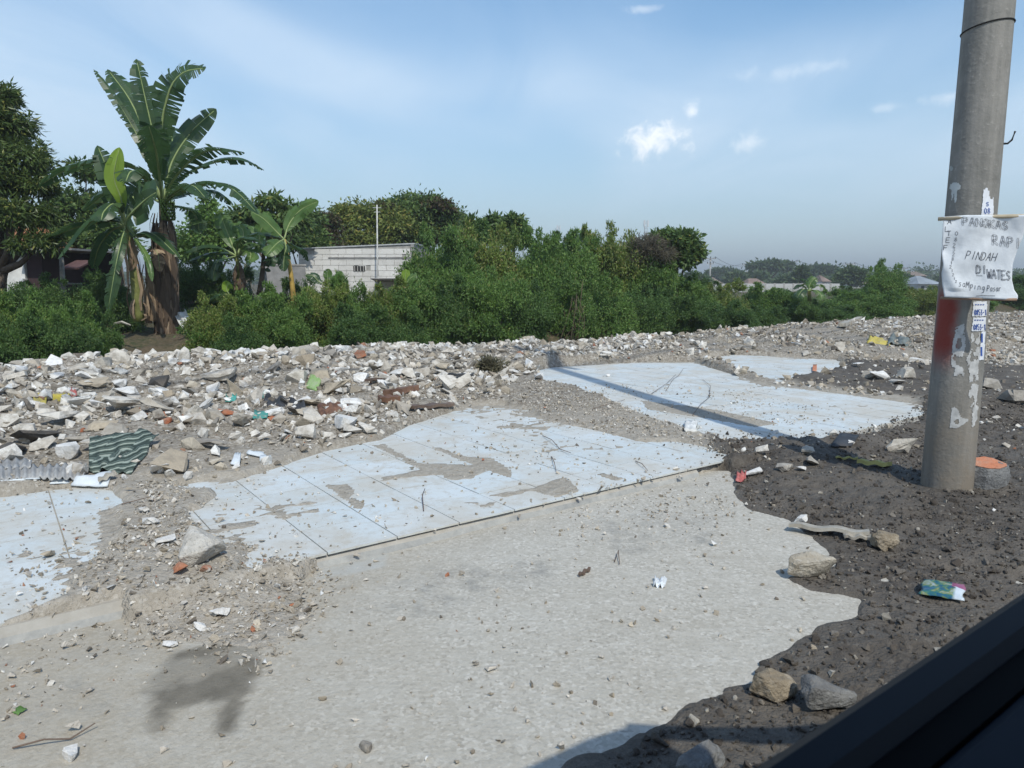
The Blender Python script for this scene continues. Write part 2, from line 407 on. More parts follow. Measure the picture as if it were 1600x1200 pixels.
# ------------------------------------------------------------------ concrete apron in front of the floors
ax_ = np.concatenate([np.arange(-9, -3, .1), np.arange(-3, 2.4, .022), np.arange(2.4, 4.2, .08)]); ay_ = np.concatenate([np.arange(-.6, 1.4, .1), np.arange(1.4, 4.4, .022), np.arange(4.4, 5.4, .06)])
agx, agy = np.meshgrid(ax_, ay_); s_, n_ = sn(agx, agy)
av = np.stack([agx.ravel(), agy.ravel(), .004 * (fbm(agx.ravel(), agy.ravel(), 1.5, 3, 40) - .5)], 1)
ai = np.arange(av.shape[0]).reshape(agx.shape)
af = np.stack([ai[:-1, :-1].ravel(), ai[:-1, 1:].ravel(), ai[1:, 1:].ravel(), ai[1:, :-1].ravel()], 1)
keep = ((n_[:-1, :-1] < 3.46) & (n_[:-1, :-1] > .9)).ravel(); af = af[keep]
X, Yv = av[:, 0], av[:, 1]
jj = .06 * (fbm(X, Yv, 5, 4, 41) - .5)
stain = (1 - sstep(sdpoly(X, Yv, STAIN) + jj * 1.3 + .03 * (vnoise(X * 30, Yv * 30, 44) - .5), -.03, .02)) * (.55 + .45 * sstep(fbm(X, Yv, 6, 4, 46), .36, .52))
grey = 0
for q in ([(530, 920), (560, 905), (640, 900), (700, 880), (760, 885), (830, 875), (885, 885), (850, 910), (760, 940), (680, 962), (600, 965), (545, 955)], [(0, 1000), (150, 975), (250, 990), (262, 1030), (200, 1040), (100, 1030), (-60, 1060)],
          [(0, 1075), (120, 1060), (200, 1090), (180, 1120), (60, 1150), (-80, 1160)], [(930, 815), (1010, 800), (1140, 800), (1120, 850), (1000, 870), (930, 850)]):
    grey = np.maximum(grey, 1 - sstep(sdpoly(X, Yv, gpoly(q)) + 2.2 * jj, -.08, .08))
blue = 1 - sstep(sdpoly(X, Yv, gpoly([(505, 885), (540, 872), (605, 862), (600, 885), (560, 895), (495, 905)])) + jj * .4, -.02, .02)
def apron_material():
    m = NT('worn_concrete'); p = m.pos()
    st = m.sep(m.attr('stain'))
    n1 = m.noise(p, 1.3, 4, .6, .4); n2 = m.noise(p, 9, 5, .68); n3 = m.noise(p, 90, 2, .6)
    c = m.mix(m.rng(n1, .35, .65), (.40, .372, .318), (.47, .452, .405)); sx = m.n('ShaderNodeMapping'); m.put(sx.inputs[0], p); sx.inputs['Rotation'].default_value = (0, 0, -TH); sx.inputs['Scale'].default_value = (1, 7, 1); c = m.mix(m.rng(m.noise(sx.outputs[0], 1.8, 4, .65), .5, .72, 0, .6), c, (.53, .51, .465))
    c = m.mix(m.rng(n2, .42, .72), c, (.52, .50, .46))
    c = m.mix(m.rng(n2, .2, .42, .5, 0), c, (.30, .275, .235))
    g1 = m.noise(p, 38, 3, .7); c = m.mix(m.rng(g1, .6, .7, 0, .6), c, (.57, .55, .51)); c = m.mix(m.rng(g1, .28, .4, .55, 0), c, (.27, .25, .215))
    pn = m.mix(m.rng(m.noise(p, 9, 6, .75), .40, .60), (.235, .23, .215), (.45, .43, .39))
    c = m.mix(m.math('MULTIPLY', m.math('MULTIPLY', st[1], m.rng(m.noise(p, 4, 5, .7), .38, .58)), .8), c, pn)
    vg = m.voro(p, 75); vgs = m.sep(vg)[0]; c = m.mix(m.rng(n2, .35, .6, .15, .6), c, m.ramp(vgs, [(0, (.24, .215, .17)), (.3, (.375, .345, .285)), (.75, (.46, .43, .37)), (1, (.60, .575, .515))]))
    c = m.mix(m.math('MULTIPLY', st[2], .7), c, (.47, .50, .50))
    px_ = m.n('ShaderNodeSeparateXYZ'); m.put(px_.inputs[0], p); dirt = m.math('MULTIPLY', m.rng(m.math('ADD', px_.outputs[0], m.math('MULTIPLY', n1, .9)), .5, -.9, 0, 1, True), m.rng(n2, .3, .62, .35, .95)); c = m.mix(m.math('MULTIPLY', dirt, .75), c, (.34, .295, .225))
    wet = m.mix(m.rng(n2, .3, .7), (.115, .102, .080), (.20, .18, .145))
    c = m.mix(m.math('MULTIPLY', st[0], m.rng(n1, .25, .55, .8, .97)), c, wet)
    pass
    nb = m.bump(m.math('ADD', m.math('MULTIPLY', n2, .35), m.math('ADD', g1, m.math('MULTIPLY', n3, .5))), .007, .7)
    return m.done(c, .88, nb, .25)
apron = link('concrete_apron', np_mesh('concrete_apron', av, af, apron_material(), True, {'stain': np.stack([stain, grey, blue], 1)}))
tag(apron, kind='structure')

# ------------------------------------------------------------------ raised floor of the pulled-down houses, with its tiles
def mortar_material():
    m = NT('mortar_bed'); p = m.pos(); n2 = m.noise(p, 9, 7, .65)
    c = m.mix(m.rng(n2, .3, .7), (.32, .29, .24), (.44, .41, .36))
    g = m.mix(m.rng(m.noise(p, 5, 6, .7), .35, .65), (.22, .23, .235), (.42, .42, .40))
    nz = m.n('ShaderNodeSeparateXYZ'); m.put(nz.inputs[0], m.n('ShaderNodeNewGeometry').outputs['Normal'])
    c = m.mix(m.rng(nz.outputs[2], .3, .9), g, c)
    return m.done(c, .9, m.bump(m.noise(p, 40, 5), .006, .8), .2)
fl = MB(); fr = 3.42
rc = [sn(*q) for q in TR] + [sn(*q) for q in TF]
sE = sn(*P(1125, 735, TZ)[:2])[0]
sN = np.arange(-9, sE, .12)
rnd = np.random.default_rng(4)
j1 = .02 * (fbm(sN, sN * 0 + 3, 3, 4, 77) - .5)
rows = [[(*xy(q, fr - .07 + j1[i] * 2), -.05) for i, q in enumerate(sN)], [(*xy(q, fr - .035 + j1[i] * 2), .03) for i, q in enumerate(sN)],
        [(*xy(q, fr + j1[i] * .3), TZ - .010) for i, q in enumerate(sN)], [(*xy(q, 7.6), TZ - .010) for q in sN], [(*xy(q, 7.6), -.05) for q in sN]]
k = len(sN)
fl.add([v for r in rows for v in r], [(r * k + i, r * k + i + 1, (r + 1) * k + i + 1, (r + 1) * k + i) for r in range(4) for i in range(k - 1)] + [tuple(r * k for r in range(4, -1, -1)), tuple(r * k + k - 1 for r in range(5))])
for q in (TR, TF):                          # the neighbouring floors, cut to what is left of them
    m_ = len(q); c0 = q.mean(0); ring = [c0 + (v - c0) * .99 for v in q]
    fl.add([(*v, TZ - .0125) for v in ring] + [(*v, -.06) for v in ring], [tuple(range(m_))] + [(i, i + m_, (i + 1) % m_ + m_, (i + 1) % m_) for i in range(m_)])
floor = fl.build('raised_floor', mortar_material()); tag(floor, kind='structure')
def tile_material():
    m = NT('pale_blue_tile'); p = m.pos(); r = m.rnd()
    n1 = m.noise(p, 1.7, 6, .62, .3); n2 = m.noise(p, 13, 6, .7); sp = m.noise(p, 60, 3, .7)
    c = m.mix(r, (.53, .585, .60), (.60, .64, .65))
    streak = m.noise(m.scale(p, (3, 14, 1)), 1.6, 5, .65)
    c = m.mix(m.rng(streak, .5, .75, 0, .5), c, (.58, .60, .58))
    c = m.mix(m.rng(n1, .40, .64, 0, .8), c, (.49, .465, .41))
    c = m.mix(m.rng(n2, .52, .68, 0, .65), c, (.44, .41, .355)); c = m.mix(m.rng(m.noise(p, 3.6, 6, .75, .6), .52, .66, 0, .7), c, (.45, .415, .35))
    c = m.mix(m.rng(sp, .66, .74, 0, .7), c, (.18, .16, .14))
    return m.done(c, m.rng(n1, .3, .7, .42, .9), m.bump(n2, .003, .5), .35)
TM_ = tile_material()
PT = .397
def clip_half(poly, a, b, c):              # keep a*x+b*y<=c
    out = []
    for i in range(len(poly)):
        p, q = poly[i], poly[(i + 1) % len(poly)]
        dp, dq = a * p[0] + b * p[1] - c, a * q[0] + b * q[1] - c
        if dp <= 0: out.append(p)
        if (dp < 0 < dq) or (dq < 0 < dp):
            t = dp / (dp - dq); out.append((p[0] + (q[0] - p[0]) * t, p[1] + (q[1] - p[1]) * t))
    return out
def lay_tiles(poly, anchor, skip=()):
    ps = np.array([sn(q[0], q[1]) for q in poly]); a0 = sn(*anchor[:2])
    s0, n0 = a0[0], a0[1]
    i0, i1 = int(np.floor((ps[:, 0].min() - s0) / PT)) - 1, int(np.ceil((ps[:, 0].max() - s0) / PT)) + 1
    k0, k1 = int(np.floor((ps[:, 1].min() - n0) / PT)) - 1, int(np.ceil((ps[:, 1].max() - n0) / PT)) + 1
    g = .0035; cnt = 0
    for i in range(i0, i1):
        for k in range(k0, k1):
            cs, cn = s0 + (i + .5) * PT, n0 + (k + .5) * PT
            cxx, cyy = xy(cs, cn)
            if sdpoly(np.array([cxx]), np.array([cyy]), poly)[0] > .5 * PT * 1.5: continue
            if cn - PT / 2 < fr - .01 and cn + PT / 2 < fr + .05: continue
            if (i, k) in skip: continue
            # the part of the broken outline that lies on this tile
            sub = [tuple(q) for q in ps]
            sub = clip_half(sub, 1, 0, cs + PT / 2 - g); sub = clip_half(sub, -1, 0, -(cs - PT / 2 + g)) if len(sub) > 2 else sub
            if len(sub) > 2: sub = clip_half(sub, 0, 1, cn + PT / 2 - g)
            if len(sub) > 2: sub = clip_half(sub, 0, -1, -(cn - PT / 2 + g))
            if len(sub) < 3: continue
            A = .5 * sum(sub[q][0] * sub[(q + 1) % len(sub)][1] - sub[(q + 1) % len(sub)][0] * sub[q][1] for q in range(len(sub)))
            if abs(A) < .006: continue
            if A < 0: sub = sub[::-1]
            # drop repeats
            cl = [];
            for q in sub:
                if not cl or math.dist(q, cl[-1]) > 2e-3: cl.append(q)
            if len(cl) > 2 and math.dist(cl[0], cl[-1]) < 2e-3: cl.pop()
            if len(cl) < 3: continue
            nb_ = len(cl); dz = rnd.uniform(-.0012, .0012); tl = rnd.uniform(-.004, .004, 2)
            top = []; bot = []
            for q in cl:
                X_, Y_ = xy(*q); zz = TZ + dz + tl[0] * (q[0] - cs) + tl[1] * (q[1] - cn)
                top.append((X_ - cxx, Y_ - cyy, zz - TZ)); bot.append((X_ - cxx, Y_ - cyy, -.0115))
            me = py_mesh('floor_tile', top + bot, [tuple(range(nb_))] + [(q, q + nb_, (q + 1) % nb_ + nb_, (q + 1) % nb_) for q in range(nb_)], TM_)
            link('floor_tile', me, floor, (cxx, cyy, TZ)); cnt += 1
    return cnt
print('tiles', lay_tiles(TL, P(120, 906, TZ)), lay_tiles(TM, P(512, 864, TZ)), lay_tiles(TR, P(512, 864, TZ)), lay_tiles(TF, P(512, 864, TZ)))

# ------------------------------------------------------------------ stones, rubble, litter
R = np.random.default_rng(11)
def hull(pts):
    bm = bmesh.new()
    for p in pts: bm.verts.new(tuple(p))
    r = bmesh.ops.convex_hull(bm, input=bm.verts)
    bmesh.ops.delete(bm, geom=[g for g in r['geom_interior'] if isinstance(g, bmesh.types.BMVert)], context='VERTS')
    bmesh.ops.triangulate(bm, faces=bm.faces[:])
    bm.verts.index_update()
    V = np.array([v.co[:] for v in bm.verts]); Fc = np.array([[v.index for v in f.verts] for f in bm.faces]); bm.free()
    return V, Fc
def chunk_proto(n=14, flat=1.0, boxy=.5):
    p = R.uniform(-1, 1, (n, 3)); q = p / np.linalg.norm(p, axis=1, keepdims=True)
    p = p * boxy + q * (1 - boxy); p *= .5 * np.array([1, R.uniform(.65, .95), R.uniform(.5, .75) * flat])
    return hull(p)
def roughen(V, Fc, seed, amp=.10):
    bm = bmesh.new(); vs = [bm.verts.new(tuple(v)) for v in V]
    for f in Fc: bm.faces.new([vs[i] for i in f])
    bmesh.ops.subdivide_edges(bm, edges=bm.edges[:], cuts=1, use_grid_fill=True); bmesh.ops.triangulate(bm, faces=bm.faces[:]); bm.verts.index_update()
    C = np.array([v.co[:] for v in bm.verts]); f2 = np.array([[v.index for v in f.verts] for f in bm.faces]); bm.free()
    nr = C / (np.linalg.norm(C, axis=1, keepdims=True) + 1e-6); d = (fbm(C[:, 0] + seed * 3 + C[:, 2] * .8, C[:, 1] + C[:, 2] * 1.1, 5, 3, seed) - .5) * amp * 2
    return C + nr * d[:, None], f2
PROT = [chunk_proto(15 + i % 7, 1.05 if i % 3 else .6, .8) for i in range(14)]
PROT_R = [roughen(*p, i) for i, p in enumerate(PROT)]
LOWP = [chunk_proto(9, 1.0 if i % 3 else .6, .6) for i in range(10)]
CLODP = [chunk_proto(11, 1.2, .12) for i in range(6)]
TINY = [chunk_proto(7, .9, .3) for i in range(5)]
def slab_proto():
    m = R.integers(4, 7); a = np.sort(R.uniform(0, 2 * np.pi, m)); r = R.uniform(.32, .55, m)
    p = np.concatenate([np.stack([np.cos(a) * r, np.sin(a) * r, np.full(m, z)], 1) for z in (-.09, .09)])
    return hull(p)
SLAB = [slab_proto() for i in range(6)]
def rough_rock(seed, size, lv=3, amp=.13, boxy=.55, npt=12):
    global R
    keep_ = R; R = np.random.default_rng(seed)
    V, Fc = chunk_proto(npt, 1.25, boxy); R = keep_
    bm = bmesh.new(); vs = [bm.verts.new(tuple(v)) for v in V]
    for f in Fc:
        try: bm.faces.new([vs[i] for i in f])
        except ValueError: pass
    bmesh.ops.subdivide_edges(bm, edges=bm.edges[:], cuts=lv, use_grid_fill=True)
    bmesh.ops.triangulate(bm, faces=bm.faces[:])
    bmesh.ops.smooth_vert(bm, verts=bm.verts[:], factor=.5, use_axis_x=True, use_axis_y=True, use_axis_z=True)
    bmesh.ops.smooth_vert(bm, verts=bm.verts[:], factor=.35, use_axis_x=True, use_axis_y=True, use_axis_z=True)
    C = np.array([v.co[:] for v in bm.verts]); nrm = C / (np.linalg.norm(C, axis=1, keepdims=True) + 1e-6)
    d = (fbm(C[:, 0] + seed + C[:, 2] * .8, C[:, 1] + C[:, 2] * 1.1, 4, 5, seed) - .5) * amp
    C = (C + nrm * d[:, None]) * np.array(size)
    for v, c in zip(bm.verts, C): v.co = c
    me = bpy.data.meshes.new('rock'); bm.to_mesh(me); bm.free()
    return me
def rot_mats(n, tilt=.5):
    out = np.empty((n, 3, 3))
    yaw = R.uniform(0, 2 * np.pi, n); a = R.normal(0, tilt, n); b = R.normal(0, tilt, n)
    cy, sy = np.cos(yaw), np.sin(yaw); ca, sa = np.cos(a), np.sin(a); cb, sb = np.cos(b), np.sin(b)
    Z = np.zeros(n); O = np.ones(n)
    Rz = np.stack([cy, -sy, Z, sy, cy, Z, Z, Z, O], 1).reshape(n, 3, 3)
    Rx = np.stack([O, Z, Z, Z, ca, -sa, Z, sa, ca], 1).reshape(n, 3, 3)
    Ry = np.stack([cb, Z, sb, Z, O, Z, -sb, Z, cb], 1).reshape(n, 3, 3)
    return Rz @ Rx @ Ry
def scatter(name, prots, pos, size, cols, mat, tilt=.6, parent=None):
    n = len(pos); pick = R.integers(0, len(prots), n); Rm = rot_mats(n, tilt)
    VV = []; FF = []; CC = []; base = 0
    for k, (V, Fc) in enumerate(prots):
        ii = np.nonzero(pick == k)[0]
        if not len(ii): continue
        W = np.einsum('nij,vj->nvi', Rm[ii], V) * size[ii][:, None, None] + pos[ii][:, None, :]
        f = Fc[None] + (np.arange(len(ii)) * len(V))[:, None, None] + base
        VV.append(W.reshape(-1, 3)); FF.append(f.reshape(-1, 3)); CC.append(np.repeat(cols[ii], len(V), 0)); base += len(ii) * len(V)
    me = np_mesh(name, np.concatenate(VV), np.concatenate(FF), mat, False, {'tint': np.concatenate(CC)})
    return tag(link(name, me, parent), kind='stuff')
def stone_material(name, attr=True, c0=None, c1=None, dirt=(.26, .225, .18)):
    m = NT(name); p = m.coord(); q = m.pos()
    if attr: c = m.attr('tint')
    else: c = m.mix(m.rnd(), c0, c1)
    n = m.noise(q, 11, 4, .65)
    c = m.mix(m.rng(n, .42, .68, 0, .75), c, dirt)
    c = m.mix(m.rng(n, .2, .4, .45, 0), c, m.mix(1.0, c, (.55, .53, .5), 'MULTIPLY'))
    return m.done(c, .92, m.bump(m.noise(q, 45, 3, .65), .012, .9), .2)
M_CHUNK = stone_material('broken_concrete', False, (.38, .345, .29), (.64, .605, .545))
M_WHITE = stone_material('whitewashed_rubble', False, (.62, .61, .585), (.76, .75, .73), (.46, .42, .36))
M_TAN = stone_material('tan_render', False, (.36, .30, .225), (.46, .40, .31))
M_DARK = stone_material('dark_rubble', False, (.075, .07, .066), (.14, .13, .12), (.12, .105, .09))
M_BRICK = stone_material('orange_brick', False, (.33, .115, .06), (.42, .17, .09), (.33, .25, .19))
M_MUDSTONE = stone_material('grey_stone', False, (.24, .22, .19), (.40, .37, .325), (.17, .15, .13))
M_YELLOW = stone_material('yellow_paint', False, (.50, .41, .07), (.54, .45, .1), (.42, .36, .2))
M_TEAL = stone_material('teal_plastic', False, (.05, .30, .26), (.06, .34, .29), (.2, .3, .26))
M_LIME = stone_material('lime_painted_rubble', False, (.26, .40, .15), (.28, .43, .17), (.36, .4, .27))
M_ORANGE = stone_material('orange_paint', False, (.52, .20, .11), (.52, .21, .12), (.42, .26, .19))
M_PINK = stone_material('pink_wrapper', False, (.45, .11, .10), (.48, .14, .13), (.45, .3, .27))
M_STUFF = stone_material('rubble_mix', True)
M_CLOD = stone_material('soil_clod', True, dirt=(.075, .064, .055))
def _surf():
    x, y = gx.ravel(), gy.ravel(); h = hh.copy(); s, n = sn(x, y); ok = (np.abs(x) < 16) & (y > 0) & (y < 26); xs_, ys_ = x[ok], y[ok]
    t = np.zeros(len(xs_), bool)
    for q in (TL, TM, TR, TF): t |= sdpoly(xs_, ys_, q) < 0
    a = (n[ok] < 3.42) & (sdpoly(xs_, ys_, AP) < .1)
    hs = h[ok]; hs = np.where(t, np.maximum(hs, TZ), hs); hs = np.where(a, np.maximum(hs, 0), hs); h[ok] = hs
    return h.reshape(ny, nx)
HS = _surf(); HG = hh.reshape(ny, nx)
def bil(A, x, y):
    i = np.clip(np.searchsorted(xs, x) - 1, 0, nx - 2); j = np.clip(np.searchsorted(ys, y) - 1, 0, ny - 2)
    fx = (x - xs[i]) / (xs[i + 1] - xs[i]); fy = (y - ys[j]) / (ys[j + 1] - ys[j])
    return (A[j, i] * (1 - fx) + A[j, i + 1] * fx) * (1 - fy) + (A[j + 1, i] * (1 - fx) + A[j + 1, i + 1] * fx) * fy
def gz(x, y): return float(bil(HG, np.array([x]), np.array([y]))[0])
def gzone_surface(x, y): return bil(HS, np.asarray(x, float), np.asarray(y, float))   # top of whatever bare surface lies here (soil, apron or tiles)

def screen_xy(x, y, z):
    d = y * CP - (z - CZ) * SP; v = -(y * SP + (z - CZ) * CP)
    return 800 + F * x / d, 600 + F * v / d
pal_rub = np.array([(.66, .63, .575), (.57, .53, .47), (.45, .405, .34), (.35, .305, .24), (.25, .215, .17), (.14, .122, .103), (.36, .15, .085), (.74, .73, .70), (.5, .445, .36)])
def palette(n, p): return pal_rub[R.choice(len(pal_rub), n, p=np.array(p) / sum(p))] * R.uniform(.85, 1.12, (n, 1))
def points(n, x0, x1, y0, y1, dens):
    X = R.uniform(x0, x1, n); Y_ = R.uniform(y0, y1, n); k = R.random(n) < dens(X, Y_); return X[k], Y_[k]
def inside(x, y, poly): return sdpoly(x, y, poly) < 0
def on_floor(x, y):
    r = np.zeros(len(x), bool)
    for q in (TL, TM, TR, TF): r |= inside(x, y, q)
    return r
G2 = gpoly([(830, 600), (900, 610), (960, 630), (1060, 665), (1150, 692), (1150, 715), (1060, 692), (930, 675), (850, 655), (800, 630)], TZ)
def rub_d(x, y):
    s, n = sn(x, y); ok = (n > 4.2) & (n < 11.6) & ~on_floor(x, y) & (sdpoly(x, y, G2) > .12)
    return np.where(ok, np.clip((1 - mud_mask(x, y)) * (.25 + 1.5 * sstep(fbm(x, y, .8, 3, 21), .38, .62)), .06, 1), 0)
def put(name, X, Y_, size, cols, mat, prots, sink=.15, tilt=.6):
    Z = gzone_surface(X, Y_) + size * (.22 - sink)
    return scatter(name, prots, np.stack([X, Y_, Z], 1), size, cols, mat, tilt)
# fields of fragments nobody could count
X, Y_ = points(135000, -12, 24, 4.6, 33, rub_d); rt_ = sstep(X - .25 * Y_, -1.6, 1.2); sz = (np.exp(R.normal(math.log(.074), .52, len(X))) * (1 - .2 * rt_)).clip(.022, .22)
pc_ = palette(len(X), (6, 4.5, 3.4, 2, 1, .8, .3, 4.5, 2)); pd_ = palette(len(X), (2.6, 3.4, 4, 3.4, 3, 2.6, .3, 1.4, 2)); sel_ = R.random(len(X)) < rt_
put('rubble_fragments', X, Y_, sz, np.where(sel_[:, None], pd_, pc_), M_STUFF, LOWP, .05)
X, Y_ = points(16000, -7, 4, 4.6, 9.5, rub_d); sz = np.exp(R.normal(math.log(.03), .4, len(X))).clip(.01, .06)
put('rubble_crumbs', X, Y_, sz, palette(len(X), (3, 4, 4, 4, 3, 1.6, .35, 1.2, 2)), M_STUFF, TINY, .05)
def mud_d(x, y): return np.where(sstep(sdpoly(x, y, AP), -.02, .1) > .5, mud_mask(x, y) * (.35 + .9 * sstep(fbm(x, y, 1.3, 3, 23), .4, .6)), 0)
X, Y_ = points(60000, .2, 7.5, 1.5, 8.5, mud_d); sz = np.exp(R.normal(math.log(.0145), .55, len(X))).clip(.006, .07)
mc = np.array([(.07, .06, .051), (.10, .088, .075), (.14, .124, .106), (.20, .18, .155), (.36, .335, .29)])[R.choice(5, len(X), p=(.3, .34, .2, .1, .06))]
put('soil_clods', X, Y_, sz, mc * R.uniform(.85, 1.15, (len(X), 1)), M_CLOD, CLODP, .06)
X, Y_ = points(6500, 1.5, 16, 4.4, 19, lambda x, y: mud_mask(x, y) * sstep(y - .2 * x, 4.6, 6)); sz = np.exp(R.normal(math.log(.035), .5, len(X))).clip(.015, .1)
put('pale_stones_in_soil', X, Y_, sz, palette(len(X), (2, 3, 4, 3, 2, 1, .1, 1, 1)), M_STUFF, PROT, .06)
# gravel strewn over apron and floors, thick where the walls stood
G1 = gpoly([(120, 925), (195, 850), (230, 770), (300, 765), (280, 800), (340, 850), (430, 862), (505, 890), (490, 950), (470, 1000), (410, 1035), (330, 1010), (240, 1000), (180, 945)], .03)
def gravel_d(x, y):
    a = sstep(sdpoly(x, y, G1), .12, -.12) * .95; b = sstep(sdpoly(x, y, G2), .1, -.1) * .8
    c = .08 + .30 * sstep(fbm(x, y, 1.1, 3, 29), .42, .65)
    edge = .35 * sstep(np.abs(sn(x, y)[1] - 3.2), .5, .1) * sstep(x, -.6, 1.5)
    return np.maximum.reduce([a, b, c, edge])
X, Y_ = points(30000, -5, 3.6, 1.6, 9.5, gravel_d); ok = (mud_mask(X, Y_) < .6) & (sn(X, Y_)[1] < 7.5); X, Y_ = X[ok], Y_[ok]
sz = np.exp(R.normal(math.log(.0165), .55, len(X))).clip(.005, .06)
def fill(poly, n, pw=.12):
    lo, hi = poly.min(0) - pw, poly.max(0) + pw; x = R.uniform(lo[0], hi[0], n); y = R.uniform(lo[1], hi[1], n); k = R.random(n) < sstep(sdpoly(x, y, poly) + .25 * (fbm(x, y, 3, 3, 71) - .5), pw, -pw) * (.3 + .9 * sstep(fbm(x, y, 2.5, 3, 73), .35, .6)); return x[k], y[k]
xa, ya = fill(G1, 7000, .06); xb, yb = fill(G2, 9000); xc, yc = fill(gpoly([(880, 800), (1000, 770), (1130, 745), (1160, 790), (1050, 810), (930, 840)]), 1800, .2); xd, yd = fill(gpoly([(130, 880), (190, 860), (480, 890), (500, 950), (400, 1020), (150, 1010), (20, 1100), (-20, 1000)]), 3200, .3)
n0_ = len(X); X = np.concatenate([X, xa, xb, xc, xd]); Y_ = np.concatenate([Y_, ya, yb, yc, yd]); sz = np.concatenate([sz, np.exp(R.normal(math.log(.0145), .55, len(X) - n0_)).clip(.005, .055)])
put('gravel', X, Y_, sz, palette(len(X), (3.2, 4.5, 5, 3.5, 1.8, 1.0, .3, 1.2, 3)), M_STUFF, TINY, .0)
X, Y_ = points(1000, -4, 3, 1.7, 9, lambda x, y: np.where((inside(x, y, AP) | on_floor(x, y)), .9, .2)); sz = R.uniform(.012, .032, len(X))
put('scattered_pebbles', X, Y_, sz, palette(len(X), (1, 2, 4, 4, 3, 2, .2, .4, 2)), M_STUFF, PROT, .02)
# dark droppings of soil on the tiles and dry straw lines
X, Y_ = points(2600, -5, 6, 3, 12, lambda x, y: on_floor(x, y) * sstep(fbm(x, y, 1.5, 3, 61), .45, .6)); sz = R.uniform(.004, .013, len(X))
put('soil_crumbs_on_tiles', X, Y_, sz, np.tile((.09, .08, .07), (len(X), 1)), M_CLOD, TINY, .0)

# single lumps: first those one can pick out, by photo position, breadth in photo pixels
CAT = dict(c=(M_CHUNK, 'broken concrete lump'), w=(M_WHITE, 'whitewashed masonry lump'), t=(M_TAN, 'tan plaster lump'), d=(M_DARK, 'dark grey lump'), b=(M_BRICK, 'broken orange brick'), g=(M_MUDSTONE, 'grey stone'))
MESHES = {}
def proto_mesh(k, mk, flat=False):
    key = (k, mk, flat)
    if key not in MESHES:
        V, Fc = (SLAB[k % len(SLAB)] if flat else PROT_R[k % len(PROT)]); me = np_mesh('rubble_lump', V, Fc, CAT[mk][0]); MESHES[key] = me
    return MESHES[key]
def surf_hit(px, py, lift=0.0):             # where the sight line of a photo pixel meets the ground
    z = 0.0
    for _ in range(10):
        p = P(px, py, z); z2 = float(gzone_surface(np.array([p[0]]), np.array([p[1]]))[0]); z = .5 * z + .5 * z2
    return np.array([p[0], p[1], z])
NL = 0
def lump(px, py, wpx, kind, label=None, flat=False, h=None, group=None, name=None, cat='rubble'):
    global NL
    p = surf_hit(px, py); d = math.hypot(p[0], p[1]); sz_ = wpx * (p[1] * CP + (CZ - p[2]) * SP) / F
    o = link(name or ('brick' if kind == 'b' else 'rubble_lump'), proto_mesh(NL * 5 % 14, kind, flat)); NL += 1
    a = R.uniform(0, 6.28); k = R.uniform(.8, 1.0)
    sz_ *= 1.25; o.scale = (sz_ * 1.02, sz_ * k, sz_ * (h or R.uniform(.6, .95)) * (.55 if wpx > 44 else 1))
    o.rotation_euler = (R.normal(0, .18), R.normal(0, .18), a)
    o.location = (p[0], p[1], p[2] + (.02 if flat else .20) * sz_ * (h or .9))
    tag(o, label or 'x', cat, group); return o
